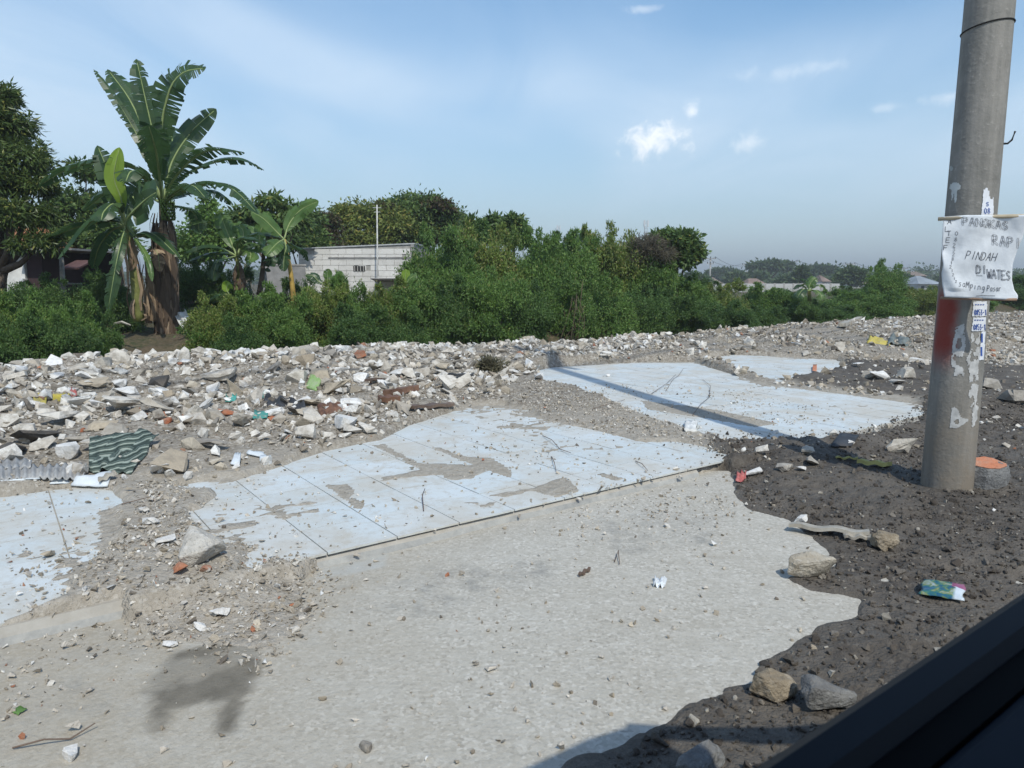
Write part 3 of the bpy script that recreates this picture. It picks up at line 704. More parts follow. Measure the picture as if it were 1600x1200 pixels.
big = [
 (60, 637, 30, 'w', 'white lump with a yellow painted face, left end of the heap'), (57, 690, 52, 'd', 'dark soil-black lump in the left of the rubble heap'), (14, 712, 50, 'd', 'flat dark lump at the left edge above the corrugated sheet'),
 (115, 712, 40, 'w', 'bright white block beside the striped sheet, on its left'), (122, 690, 26, 'c', 'pale lump above the bright white block left of the striped sheet'), (70, 700, 34, 'c', 'cream lump between the dark lump and the white block'),
 (45, 690, 26, 'c', 'grey pale lump touching the dark lump at far left'), (95, 660, 60, 'c', 'wide pale lump in the middle of the left heap'), (155, 700, 58, 'c', 'broad flat pale boulder just behind the striped sheet'),
 (185, 645, 78, 'c', 'long flat slab of pale concrete across the left heap'), (245, 645, 50, 'c', 'end piece of the long pale slab in the left heap'), (340, 660, 40, 'c', 'pale boulder under the teal plastic sheet'),
 (275, 733, 64, 't', 'long tan boulder lying right of the striped sheet'), (250, 738, 40, 'w', 'white angular block in front of the long tan boulder'), (335, 700, 50, 'g', 'grey mud-coated lump right of the striped sheet'),
 (345, 590, 42, 'c', 'half buried lump on the crest behind the left heap'), (250, 597, 26, 'd', 'dark red-brown lump near the crest behind the left heap'), (145, 595, 44, 'c', 'weathered block on the crest at left'),
 (185, 590, 50, 'c', 'second weathered block along the crest at left, right of the first'), (82, 590, 30, 't', 'pinkish tan lump on the crest at far left'), (188, 608, 24, 'w', 'white knob of masonry near the left crest'),
 (195, 620, 34, 'w', 'white lump below the white knob in the left heap'), (255, 620, 32, 'w', 'white lump in the upper middle of the left heap'), (128, 633, 34, 'w', 'white lump right of the two yellow pieces'),
 (105, 645, 26, 'c', 'pale lump below the yellow strip'), (70, 652, 26, 'c', 'small pale lump below the yellow-faced lump'), (495, 565, 34, 'c', 'tall pale boulder on the crest behind the green piece'), (535, 567, 36, 'c', 'rounded pale boulder on the crest, right of the tall one'),
 (442, 580, 18, 'w', 'white lump on the crest left of the tall boulder'), (370, 583, 20, 'c', 'pointed pale lump on the crest above the teal sheet'), (488, 660, 38, 'c', 'pyramid of pale concrete below the black cloth'), (545, 670, 40, 'w', 'white wedge of masonry at the tile edge below the brown sheet'),
 (575, 675, 34, 'c', 'cream lump right of the white wedge near the tile edge'), (600, 605, 26, 'w', 'white lump in the pile behind the tiles'), (565, 595, 26, 'w', 'white lump left in the pile behind the tiles'), (635, 590, 26, 'c', 'grey cube in the pile behind the tiles'),
 (620, 588, 24, 'w', 'white lump beside the grey cube behind the tiles'), (650, 590, 22, 'w', 'white lump right of the grey cube behind the tiles'), (525, 615, 44, 't', 'tan slab fragment right of the green piece'), (735, 612, 14, 'w', 'small bright white cube in the pile behind the tiles'),
 (705, 605, 34, 'c', 'grey white lump at the right of the pile behind the tiles'), (760, 598, 26, 'w', 'white lump at the right end of the pile'), (840, 592, 22, 'w', 'white lump beside the pole shadow end'), (795, 528, 36, 'c', 'left half of the twin block on the crest'),
 (820, 527, 30, 'c', 'right half of the twin block on the crest'), (880, 537, 42, 'c', 'long pale slab lying on the crest right of the twin block'), (1080, 519, 30, 'c', 'pale slab on the crest above the far floor'), (945, 556, 18, 'w', 'white lump at the back edge of the far floor'),
 (950, 588, 8, 'w', 'tiny white cube at the back of the far floor'), (1240, 540, 12, 'w', 'small white block on the far rubble bank'), (1258, 557, 16, 'c', 'pale block behind the far floor end'), (1338, 573, 18, 'w', 'white block at the corner of the far soil patch'),
 (1372, 592, 28, 'w', 'white lump amid the stones right of the far soil patch'), (1412, 590, 30, 'c', 'grey plate leaning among stones left of the pole'), (1358, 590, 18, 'c', 'cream stone left of the white lump near the pole'), (1402, 601, 24, 'c', 'pale stone below the grey plate near the pole'),
 (1345, 510, 34, 'c', 'long beam stub on the bank far right'), (1382, 508, 26, 'w', 'white lump on the bank right of the beam stub'),
 (1550, 608, 30, 'g', 'grey boulder right of the pole'), (1590, 630, 40, 'g', 'brown-grey boulder at the right edge beyond the pole'), (1178, 742, 26, 'w', 'white stone beside the pink wrapper'), (1250, 735, 18, 'w', 'white stone in the soil right of the pink wrapper'),
 (1225, 735, 26, 'g', 'grey stone near the pole shadow on the soil'), (1270, 728, 30, 'g', 'second grey stone near the pole shadow, nearer the pole'), (1190, 708, 22, 'c', 'pale slab piece at the floor corner in the pole shadow'), (1262, 710, 30, 'c', 'flat pale piece in the pole shadow'), (1325, 697, 18, 'w', 'white stone beside the dark plate'),
 (1252, 814, 22, 'w', 'white block beside the splintered board'), (1335, 688, 1, 'c', 'x'),
 (1405, 705, 36, 'c', 'pale stone in the soil left of the pole base'), (225, 800, 22, 'w', 'whitish stump of wall in the gravel strip, upper'), (238, 818, 26, 'w', 'whitish stump of wall in the gravel strip, lower'), (258, 848, 26, 'w', 'whitish stump of wall touching the big rock'),
 (313, 982, 20, 'w', 'bright white shard in the gravel before the big rock'), (115, 1182, 26, 'w', 'cream pebble near the bottom left corner'), (265, 1010, 22, 'w', 'pale bluish shard beside the wet stain'), (342, 962, 30, 'w', 'white sliver in the gravel right of the white shard'), (572, 1170, 22, 'g', 'flat dark-edged stone on the concrete at the bottom'),
 (768, 1046, 18, 'c', 'pale flat stone in the middle of the concrete'), (75, 870, 24, 't', 'tan clod lying on the left tiles'), (240, 650, 1, 'c', 'x')]
for px, py, wpx, k, lb in big:
    if lb == 'x': continue
    lump(px, py, wpx, k, lb)
for i, (px, py, w_, lb) in enumerate([(225, 652, 16, 'leftmost broken orange brick of the row in the left heap'), (252, 653, 24, 'larger orange brick in the left heap, second of its row'), (262, 660, 18, 'orange brick below the larger one in the left heap'), (303, 652, 16, 'orange brick right in the row of the left heap'),
        (355, 650, 26, 'orange brick just left of the teal sheet'), (428, 658, 20, 'red brick just right of the teal sheet'), (172, 682, 18, 'orange brick behind the striped sheet'), (130, 674, 10, 'small orange brick left in the heap'), (395, 985, 12, 'small orange brick chip in the gravel by the stain'),
        (458, 947, 12, 'orange brick chip on the concrete edge of the gravel'), (280, 895, 34, 'broken brick under the big rock, left'), (322, 892, 18, 'broken brick under the big rock, right')]):
    lump(px, py, w_, 'b', lb, cat='brick')
# then the many like ones, 3 groups that only their place tells apart
zones = [((-9, -2.2, 5.0, 11), 110, 'loose in the left heap', 'loose lumps of the left heap', (.15, .36)),
         ((-2.2, 1.8, 6.4, 14.5), 75, 'loose behind the middle floor', 'loose lumps behind the middle floor', (.12, .3)),
         ((1.8, 14, 8.5, 22), 75, 'loose on the far right bank', 'loose lumps of the far right bank', (.12, .30))]
for (x0, x1, y0, y1), cnt, lb, gp, (a, b) in zones:
    got = 0; tries = 0
    while got < cnt and tries < 6000:
        tries += 1
        x, y = R.uniform(x0, x1), R.uniform(y0, y1)
        s1, n1 = sn(x, y)
        if not (4.5 < n1 < 11.2): continue
        ax1, ay1 = np.array([x]), np.array([y])
        if on_floor(ax1, ay1)[0] or mud_mask(ax1, ay1)[0] > .4 or R.random() > rub_d(ax1, ay1)[0]: continue
        z = gz(x, y); u_, v_ = screen_xy(x, y, z)
        if not (-20 < u_ < 1640): continue
        kk = R.choice(['c', 'w', 't', 'g'], p=(.48, .28, .14, .10)); sz_ = R.uniform(a, b) * (1 if R.random() < .8 else .6)
        fl_ = R.random() < .22
        o = link('rubble_lump', proto_mesh(int(R.integers(14)), kk, fl_)); NL += 1
        o.scale = (sz_, sz_ * R.uniform(.65, 1), sz_ * R.uniform(.6, 1.0)); o.rotation_euler = (R.normal(0, .35), R.normal(0, .35), R.uniform(0, 6.28))
        o.location = (x, y, z + .12 * sz_); got += 1
        look = {'c': 'grey concrete', 'w': 'whitewashed', 't': 'tan plaster', 'g': 'dull stone'}[kk]; size_ = 'large' if sz_ > .26 else ('middling' if sz_ > .17 else 'small')
        deep = 'near tiles' if n1 < 6.6 else ('mid way' if n1 < 8.8 else 'near crest'); third = int(3 * (x - x0) / (x1 - x0)); side_ = ('left', 'middle', 'right')[min(2, third)]
        tag(o, size_ + ' ' + look + (' slab' if fl_ else ' lump') + ' ' + lb + ', ' + side_ + ', ' + deep, 'rubble', gp)

# big rough rocks near the camera
def rock(px, py, wpx, hpx, mat, label, seed, rz=0, boxy=.55, sink=.3, z=None, npt=12, cat='rock'):
    p = surf_hit(px, py); dep = p[1] * CP + (CZ - p[2]) * SP; w_ = wpx * dep / F; h_ = hpx * dep / F
    w_ *= 1.3; h_ *= 1.3; me = rough_rock(seed, (w_, w_ * .8, h_ * 1.3), 4, .16, boxy, npt); me.materials.append(mat)
    zs_ = [v.co.z for v in me.vertices]
    o = link('rock', me); o.rotation_euler = (0, 0, rz); o.location = (p[0], p[1] + w_ * .2, p[2] - min(zs_) * (1 - sink))
    return tag(o, label, cat)
def big_rock_mat(name, a, b, c):
    m = NT(name); p = m.coord(); n1 = m.noise(p, 9, 5, .65); n2 = m.noise(p, 60, 4, .65); v = m.voro(p, 45)
    cc = m.mix(m.rng(n1, .35, .65), a, b); cc = m.mix(m.rng(m.sep(v)[0], .75, 1, 0, .6), cc, c)
    cc = m.mix(m.rng(n2, .55, .7, 0, .6), cc, tuple(q * .5 for q in a))
    return m.done(cc, .93, m.bump(m.math('ADD', n1, m.math('MULTIPLY', n2, .5)), .03, .9), .2)
M_R1 = big_rock_mat('rubble_concrete_rock', (.33, .29, .23), (.47, .43, .36), (.58, .55, .49))
M_R2 = big_rock_mat('brown_rock', (.20, .165, .12), (.34, .285, .21), (.42, .37, .30))
M_R3 = big_rock_mat('grey_mortar_rock', (.15, .15, .15), (.24, .24, .235), (.32, .32, .31))
M_RW = big_rock_mat('cream_mortar_rock', (.44, .41, .36), (.55, .52, .465), (.62, .60, .56))
rock(293, 884, 82, 62, M_RW, 'large cream lump of masonry on bricks beside the left tiles', 5, .4, .6, .12)
rock(1270, 908, 72, 46, M_R1, 'tan concrete lump on the concrete edge left of the sachet', 23, .2, .6)
rock(1387, 860, 42, 30, M_R2, 'brown conglomerate lump at the end of the splintered board', 44, .3, .15, .3, None, 20)
rock(1214, 1096, 64, 42, M_R2, 'brown lump in the mud at the bottom, left of the grey one', 52, .1, .2, .3, None, 18)
rock(1302, 1116, 84, 54, M_R3, 'grey mortar lump half hidden by the car door', 31, .2, .5)
rock(1100, 1215, 84, 46, M_R3, 'grey lump cut by the bottom edge of the picture', 37, .9, .5)
# block with the orange painted top
def painted_block():
    p = surf_hit(1556, 764); root = empty('painted_block', p); tag(root, 'grey concrete block with orange painted top right of the pole', 'concrete block')
    w_ = 64 * (p[1] * CP + (CZ - p[2]) * SP) / F; k = 9; g = np.random.default_rng(8); a = np.linspace(0, 6.283, k + 1)[:-1] + g.uniform(-.18, .18, k); rr = g.uniform(.43, .54, k) * w_; rings = []
    for f, z in ((.86, -.05), (1.0, .03), (1.04, .08), (1.0, .125), (.93, .15)): rings.append([(math.cos(q) * r * f + g.normal(0, .004), math.sin(q) * r * f * .8 + .09, z + .16 * math.sin(q) * r * (z > .1) + g.normal(0, .004)) for q, r in zip(a, rr)])
    V = [v for r in rings for v in r]; Fc = [(i * k + j, i * k + (j + 1) % k, (i + 1) * k + (j + 1) % k, (i + 1) * k + j) for i in range(4) for j in range(k)] + [tuple(range(4 * k, 5 * k))]
    b = MB(); b.add(V, Fc); b.build('block', M_R3, root)
    t = []; top = [np.array(v) for v in rings[-1]]; ctr = np.mean(top, 0)
    for v in top: t.append(ctr + (v - ctr) * g.uniform(.86, .99) + np.array([0, 0, .003]))
    b = MB(); b.add(t + [v + np.array([0, 0, .003]) for v in t] + [ctr + np.array([0, 0, .006])], [(i, (i + 1) % k, (i + 1) % k + k, i + k) for i in range(k)] + [(i + k, (i + 1) % k + k, 2 * k) for i in range(k)]); b.build('painted_top', M_ORANGE, root)
painted_block()

# sheets, boards and litter
def wavy_sheet(name, corners, mat, label, cat, nu=26, nv=10, wav=.012, k=9, crump=.01, seed=0, thick=.004, lift=.02, group=None, along='v'):
    # corners: four photo pixels on the ground, with heights above it
    q = []
    for px, py, h in corners: p = surf_hit(px, py); q.append(np.array([p[0], p[1], p[2] + h * .45 + lift]))
    V = []; Fc = []
    for i in range(nu + 1):
        for j in range(nv + 1):
            a, b = i / nu, j / nv
            p = (q[0] * (1 - a) + q[1] * a) * (1 - b) + (q[3] * (1 - a) + q[2] * a) * b
            r = (a if along == 'v' else b)
            dz = wav * math.sin(r * k * 6.283) + crump * 2 * (float(fbm(np.array([a * 3.0 + seed]), np.array([b * 3.0]), 2, 3, seed)[0]) - .5)
            V.append(p + np.array([0, 0, dz]))
    for i in range(nu):
        for j in range(nv):
            Fc.append((i * (nv + 1) + j, (i + 1) * (nv + 1) + j, (i + 1) * (nv + 1) + j + 1, i * (nv + 1) + j + 1))
    c = np.mean(V, 0); o = link(name, py_mesh(name, [v - c for v in V], Fc, mat, True), None, tuple(c))
    md = o.modifiers.new('thickness', 'SOLIDIFY'); md.thickness = thick
    return tag(o, label, cat, group)
def stripe_mat():
    m = NT('striped_fabric'); p = m.coord(); s_ = m.n('ShaderNodeSeparateXYZ'); m.put(s_.inputs[0], m.coord('Generated'))
    wv = m.math('ADD', m.math('MULTIPLY', s_.outputs[2], 6.5), m.math('ADD', m.math('MULTIPLY', s_.outputs[0], -2.2), m.math('MULTIPLY', m.noise(p, 3, 4), 1.6)))
    f = m.math('FRACT', wv)
    c = m.ramp(f, [(0, (.035, .05, .045)), (.35, (.05, .07, .06)), (.45, (.24, .29, .25)), (.62, (.34, .38, .33)), (.72, (.06, .08, .07)), (1, (.12, .16, .14))])
    return m.done(c, .8, m.bump(f, .004, .5), .2)
def zinc_mat(name, a, b):
    m = NT(name); p = m.coord(); n = m.noise(p, 5, 5, .65); c = m.mix(m.rng(n, .35, .65), a, b)
    return m.done(c, .6, m.bump(n, .004, .5), .4)
M_STRIPE = stripe_mat(); M_ASB = zinc_mat('weathered_asbestos', (.20, .20, .20), (.42, .42, .41)); M_CLOTH = zinc_mat('black_cloth', (.02, .022, .026), (.06, .062, .068))
M_RUST = zinc_mat('rusty_sheet', (.10, .05, .03), (.22, .12, .075)); M_WOOD = zinc_mat('grey_board', (.28, .25, .2), (.48, .45, .39)); M_BLUEW = zinc_mat('white_panel', (.52, .56, .59), (.66, .70, .72)); M_PLY = zinc_mat('dark_plank', (.09, .06, .045), (.17, .12, .09))
wavy_sheet('crumpled_sheet', [(138, 740, .01), (205, 742, .01), (250, 690, .14), (142, 706, .20)], M_STRIPE, 'crumpled dark green striped sheet lying on the left rubble', 'sheet', 30, 14, .010, 3, .05, 3, .006)
wavy_sheet('roof_sheet', [(0, 752, .0), (130, 752, .03), (135, 732, .04), (0, 738, .05)], M_ASB, 'long grey corrugated roofing sheet behind the left tiles', 'roofing sheet', 60, 6, .012, 11, .02, 5, .007)
wavy_sheet('roof_sheet', [(-60, 745, .02), (48, 738, .05), (50, 728, .06), (-60, 730, .05)], M_ASB, 'whitish roofing sheet at the left edge behind the left tiles', 'roofing sheet', 40, 6, .010, 8, .02, 8, .007)
for k, (cs, lb) in enumerate([([(110, 763, .0), (168, 764, .0), (176, 746, .05), (120, 752, .05)], 'white ceiling panel with torn edge at the back of the left tiles'), ([(18, 768, .0), (66, 758, .0), (62, 754, .03), (0, 764, .03)], 'pale blue panel piece at the back left of the left tiles'),
                ([(78, 762, 0), (110, 760, 0), (108, 755, .01), (85, 756, .01)], 'small white panel left of the torn panel'), ([(406, 724, 0), (424, 724, 0), (424, 718, .03), (406, 718, .03)], 'white tile shard upright at the back of the middle tiles'),
                ([(360, 728, .0), (374, 731, .0), (376, 716, .05), (368, 715, .05)], 'bright white broken tile leaning near the middle tiles'), ([(385, 712, 0), (418, 719, 0), (412, 712, .02), (388, 710, .02)], 'pale blue tile strip in rubble above the middle tiles'),
                ([(445, 594, 0), (475, 596, 0), (476, 588, .04), (452, 588, .04)], 'white panel left of the green piece'), ([(1170, 828, .0), (1170, 828, 0), (1170, 828, 0), (1170, 828, 0)], 'x')]):
    if lb != 'x': wavy_sheet('panel_piece', cs, M_BLUEW, lb, 'panel', 8, 4, .0, 1, .012, k + 20, .008)
wavy_sheet('black_cloth', [(412, 636, .0), (480, 652, .0), (475, 638, .07), (415, 624, .06)], M_CLOTH, 'black crumpled cloth on rubble right of the teal sheet', 'cloth', 20, 8, .015, 3, .06, 7)
wavy_sheet('rusty_sheet', [(500, 655, .0), (555, 640, .0), (552, 630, .06), (495, 640, .06)], M_RUST, 'brown rusty sheet bits behind the white wedge', 'metal sheet', 20, 6, .014, 4, .05, 9)
wavy_sheet('teal_sheet', [(392, 657, .0), (418, 656, .0), (420, 648, .04), (398, 648, .04)], M_TEAL, 'turquoise plastic sheet right of the orange bricks', 'plastic', 8, 5, .004, 2, .02, 13)
wavy_sheet('teal_sheet', [(352, 630, .0), (368, 631, .0), (370, 622, .04), (353, 622, .04)], M_TEAL, 'green teal scrap above the orange bricks', 'plastic', 8, 5, .004, 2, .02, 15)
wavy_sheet('teal_sheet', [(396, 624, .0), (412, 625, .0), (412, 617, .04), (398, 617, .04)], M_TEAL, 'small turquoise scrap above the black cloth', 'plastic', 8, 5, .004, 2, .02, 16)
wavy_sheet('lime_panel', [(477, 607, .0), (494, 612, .0), (501, 603, .12), (486, 594, .14)], M_LIME, 'lime green painted plaster piece standing in the rubble', 'panel', 6, 5, .0, 2, .02, 17, .03)
wavy_sheet('yellow_plastic', [(52, 633, .0), (72, 634, .0), (74, 624, .07), (54, 623, .07)], M_YELLOW, 'bright yellow painted piece at far left of the heap', 'plastic', 6, 5, .0, 2, .03, 18, .01)
wavy_sheet('yellow_plastic', [(82, 630, .0), (108, 628, .0), (110, 621, .05), (84, 622, .05)], M_YELLOW, 'yellow strip right of the yellow piece at far left', 'plastic', 8, 5, .0, 2, .03, 19, .01)
wavy_sheet('yellow_sack', [(1354, 537, .0), (1390, 541, .0), (1388, 535, .08), (1358, 530, .12)], M_YELLOW, 'yellow plastic sack on the far bank left of the pole', 'sack', 10, 6, .01, 2, .06, 21, .02)
wavy_sheet('dark_tarpaulin', [(1385, 541, .0), (1425, 541, .0), (1420, 531, .12), (1392, 531, .14)], zinc_mat('grey_green_tarp', (.10, .12, .11), (.2, .22, .21)), 'crumpled grey green tarpaulin beside the yellow sack', 'tarpaulin', 14, 8, .02, 2, .12, 22, .01)
wavy_sheet('pink_wrapper', [(1149, 755, .0), (1164, 755, .0), (1165, 745, .04), (1151, 744, .04)], M_PINK, 'crumpled pink red wrapper at the floor corner', 'wrapper', 8, 6, .004, 2, .03, 24, .004)
wavy_sheet('red_scrap', [(110, 622, .0), (120, 622, .0), (120, 614, .05), (112, 613, .05)], M_PINK, 'small pink scrap in the upper left of the heap', 'plastic', 5, 4, .004, 2, .03, 25, .004)
wavy_sheet('orange_scrap', [(1269, 582, .0), (1276, 582, .0), (1276, 574, .06), (1270, 574, .06)], M_ORANGE, 'tiny orange scrap on the far floor edge', 'plastic', 4, 4, .004, 2, .02, 26, .004)
wavy_sheet('dark_plate', [(1298, 700, .0), (1330, 700, .0), (1342, 686, .03), (1312, 685, .04)], M_CLOTH, 'flat dark plate in the soil at the end of the pole shadow', 'plate', 4, 4, .0, 1, .01, 27, .012)
wavy_sheet('green_leaf', [(16, 1114, .0), (28, 1119, .0), (43, 1111, .01), (30, 1108, .012)], plain('leaf_green', (.10, .19, .05), .5), 'single green leaf on the ground at bottom left', 'leaf', 6, 4, .0, 1, .006, 28, .001, .006)
wavy_sheet('crumpled_paper', [(1020, 918, .0), (1038, 920, .0), (1042, 908, .022), (1024, 906, .022)], plain('white_paper', (.62, .66, .7), .7), 'crumpled white paper ball on the concrete', 'paper', 10, 8, .006, 2, .035, 30, .002, .008)
wavy_sheet('foam_piece', [(1068, 675, .0), (1087, 675, .0), (1089, 663, .05), (1070, 663, .05)], plain('white_foam', (.62, .62, .6), .7), 'white foam piece below the pole shadow on the far floor', 'foam', 8, 6, .002, 2, .02, 33, .03)
def plank(name, px0, py0, px1, py1, w_, th, mat, label, lift=.02, cat='board'):
    a, b = surf_hit(px0, py0), surf_hit(px1, py1); d = b - a; L_ = np.linalg.norm(d[:2]); rz = math.atan2(d[1], d[0]); n = 12; V = []; Fc = []
    for i in range(n + 1):
        t = i / n - .5; e = R.uniform(-.12, .12) * w_ if i in (0, n) else 0; bw = w_ * (1 - .25 * R.random() * (abs(t) > .3)); zc = .012 * math.sin(i * 1.1)
        for sx, sz_ in ((-1, 0), (1, 0), (1, 1), (-1, 1)): V.append((t * L_ + e * sx, sx * bw / 2, sz_ * th + zc * .6))
    for i in range(n):
        for j in range(4): Fc.append((4 * i + j, 4 * i + (j + 1) % 4, 4 * i + 4 + (j + 1) % 4, 4 * i + 4 + j))
    Fc += [(3, 2, 1, 0), (4 * n, 4 * n + 1, 4 * n + 2, 4 * n + 3)]
    o = link(name, py_mesh(name, V, Fc, mat), None, tuple((a + b) / 2 + np.array([0, 0, lift]))); o.rotation_euler = (R.uniform(-.15, .15), -math.atan2(d[2], L_), rz)
    return tag(o, label, cat)
plank('splintered_board', 1234, 829, 1358, 842, .075, .02, M_WOOD, 'splintered pale board in the soil pointing at the brown lump', .025)
plank('splintered_board', 1318, 845, 1362, 846, .04, .016, M_WOOD, 'short broken strip beside the splintered board', .02)
plank('painted_stick', 1340, 728, 1390, 733, .05, .03, plain('faded_yellow', (.40, .36, .13), .8), 'faded yellow stick in the soil left of the pole', .02)
plank('painted_stick', 1306, 718, 1340, 719, .03, .012, plain('faded_yellow2', (.32, .29, .10), .8), 'thin yellow strip behind the faded yellow stick', .01)
plank('plank', 575, 603, 618, 598, .09, .03, M_PLY, 'dark wooden plank in the pile behind the tiles', .05); plank('plank', 606, 623, 648, 615, .14, .06, M_RUST, 'rust brown plank right of the dark plank', .03)
plank('plank', 592, 632, 622, 630, .10, .05, M_RUST, 'short rust brown plank below the others', .03); plank('plank', 642, 643, 706, 640, .10, .03, M_PLY, 'charred plank at the back edge of the middle tiles', .03); plank('plank', 155, 762, 182, 748, .06, .02, M_WOOD, 'torn strip standing at the right end of the white panel', .04)
plank('plank', 1316, 517, 1352, 509, .16, .09, M_WOOD, 'pale timber on the bank far right', .08); plank('plank', 700, 596, 740, 596, .08, .03, M_CLOTH, 'dark strip in the pile behind the tiles', .07)
plank('twig', 905, 902, 921, 892, .016, .012, M_PLY, 'small brown stick on the concrete', .006, 'stick')
# a crumpled drink-powder sachet
def sachet():
    p = surf_hit(1472, 925); m = NT('sachet_print'); q = m.coord(); s_ = m.n('ShaderNodeSeparateXYZ'); m.put(s_.inputs[0], m.coord('Generated'))
    v = m.noise(q, 22, 3, .5, .8); c = m.ramp(v, [(0, (.015, .05, .12)), (.40, (.02, .10, .18)), (.5, (.05, .17, .13)), (.56, (.2, .24, .08)), (.66, (.3, .38, .42))])
    c = m.mix(m.rng(s_.outputs[0], .72, .8), c, (.55, .62, .68)); band = m.math('MULTIPLY', m.rng(s_.outputs[0], .68, .7), m.rng(s_.outputs[1], .6, .62)); c = m.mix(band, c, (.28, .08, .16))
    m.done(c, .3, None, .6)
    V = []; Fc = []; n = 14
    for i in range(n + 1):
        for j in range(n + 1):
            a, b = i / n - .5, j / n - .5; edge = max(abs(a), abs(b)) * 2
            pil = .012 * (1 - edge ** 4) + .012 * (float(fbm(np.array([a * 3]), np.array([b * 3]), 2.5, 3, 90)[0]) - .5)
            V.append((a * .17 * (1 + .06 * math.sin(b * 9)), b * .16, pil + .02 * a))
    for i in range(n):
        for j in range(n): Fc.append((i * (n + 1) + j, (i + 1) * (n + 1) + j, (i + 1) * (n + 1) + j + 1, i * (n + 1) + j + 1))
    o = link('sachet', py_mesh('sachet', V, Fc, m.m, True), None, tuple(p + np.array([0, 0, .014]))); o.rotation_euler = (.1, .03, -.6)
    o.modifiers.new('thickness', 'SOLIDIFY').thickness = .003; tag(o, 'blue and green foil sachet lying on the dark soil', 'sachet')
sachet()
# dry twigs and straw on the floors
def twig(pts, label):
    q = [surf_hit(*p) + np.array([0, 0, .008 + .02 * (i % 2)]) for i, p in enumerate(pts)]
    b = MB(); b.tube(q, [.0035] + [.003] * (len(q) - 2) + [.002], 5); o = b.build('twig', M_PLY); tag(o, label, 'twig')
twig([(1040, 612), (1052, 595), (1060, 588), (1068, 578)], 'forked dry twig on the far floor, upright stroke'); twig([(1018, 616), (1042, 602), (1056, 586)], 'second dry twig leaning on the forked one')
twig([(1082, 650), (1095, 635), (1108, 622), (1110, 606), (1098, 594)], 'curved dry stem on the far floor crossing the pole shadow'); twig([(848, 682), (862, 692), (875, 703), (892, 713)], 'straight dry stalk on the middle tiles')
twig([(862, 715), (866, 728), (869, 738)], 'short stalk on the middle tiles'); twig([(993, 722), (1003, 730), (1012, 737)], 'bent stalk at the right of the middle tiles'); twig([(662, 800), (660, 780), (664, 765)], 'thin stalk on the middle tiles near the front')
twig([(960, 880), (966, 868), (968, 884)], 'tiny twig on the concrete near the tile edge'); twig([(20, 1172), (70, 1168), (110, 1158), (150, 1142)], 'long thin twig at the bottom left')
twig([(925, 640), (948, 636), (975, 626)], 'thin straw at the left of the far floor'); twig([(190, 790), (235, 783)], 'short straw on the left tiles')

# ------------------------------------------------------------------ vegetation
G = np.random.default_rng(77)
def unit(a): return a / (np.linalg.norm(a, axis=-1, keepdims=True) + 1e-9)
def leafcloud(blobs, nclump, per, L_, W_, droop=.3, spread=.22, shell=.62, up=.25, seed=0):
    # blobs: (centre, radii); each gets clumps near its skin, each clump a tuft of narrow leaves
    g = np.random.default_rng(seed); vol = np.array([np.prod(b[1]) ** (2 / 3) for b in blobs]); share = vol / vol.sum(); Vs = []
    for (c, r), sh in zip(blobs, share):
        k = max(3, int(nclump * sh)); c = np.array(c); r = np.array(r)
        d = unit(g.normal(size=(k, 3))); d[:, 2] = np.abs(d[:, 2]) * .75 + d[:, 2] * .25; d = unit(d)
        rad = shell + (1.05 - shell) * g.random((k, 1)) ** .7
        ctr = c + d * r * rad; sg = spread * r.mean() * g.uniform(.5, 1.25, (k, 1))
        n = k * per; o = np.repeat(d, per, 0); q = g.normal(size=(n, 3)) * np.repeat(sg, per, 0) * np.array([1, 1, .72])
        p = np.repeat(ctr, per, 0) + q
        ax = unit(unit(q) * .75 + o * .35 + g.normal(size=(n, 3)) * .55 + np.array([0, 0, -droop]))
        nr = unit(g.normal(size=(n, 3)) * .6 + o * .5 + np.array([0, 0, up + .35])); sd_ = unit(np.cross(ax, nr))
        ln = L_ * g.uniform(.6, 1.25, (n, 1)); wd = W_ * g.uniform(.7, 1.2, (n, 1)); dn = np.cross(sd_, ax) * ln * .06
        Vs.append(np.stack([p, p + ax * ln * .42 + sd_ * wd - dn, p + ax * ln, p + ax * ln * .42 - sd_ * wd - dn], 1).reshape(-1, 3))
    V = np.concatenate(Vs); return V, np.arange(len(V)).reshape(-1, 4)
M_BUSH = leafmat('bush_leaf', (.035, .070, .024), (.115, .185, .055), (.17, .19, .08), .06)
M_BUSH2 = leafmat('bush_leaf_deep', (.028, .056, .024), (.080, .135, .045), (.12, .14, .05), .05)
M_TREE = leafmat('tree_leaf', (.03, .058, .025), (.095, .14, .05), (.17, .17, .06), .06)
M_TREEY = leafmat('tree_leaf_yellowing', (.055, .08, .026), (.16, .18, .06), (.2, .17, .06), .12)
M_TREER = leafmat('tree_leaf_russet', (.032, .024, .02), (.085, .06, .042), (.05, .07, .025), .3)
M_MANGO = leafmat('mango_leaf', (.024, .043, .018), (.08, .11, .04), (.18, .18, .07), .08, .38)
M_FAR = leafmat('far_leaf', (.03, .05, .028), (.07, .10, .05))
M_BARK = plain('bark', (.11, .085, .065), .9, .35, 9, .2, .02); M_STEMG = plain('green_stem', (.10, .12, .05), .8, .3, 6)
def stems(base, tops, r=.03, seed=0, lean=.25):
    g = np.random.default_rng(seed); b = MB()
    for t in tops:
        t = np.array(t); b0 = np.array(base) + np.array([g.uniform(-.12, .12), g.uniform(-.12, .12), 0]); q = [b0]
        for f in (.35, .7, 1.0): q.append(b0 + (t - b0) * f + g.normal(0, lean * .25, 3) * (f < 1))
        b.tube(q, [r, r * .75, r * .5, r * .22], 5)
    return b
BUSHP = []
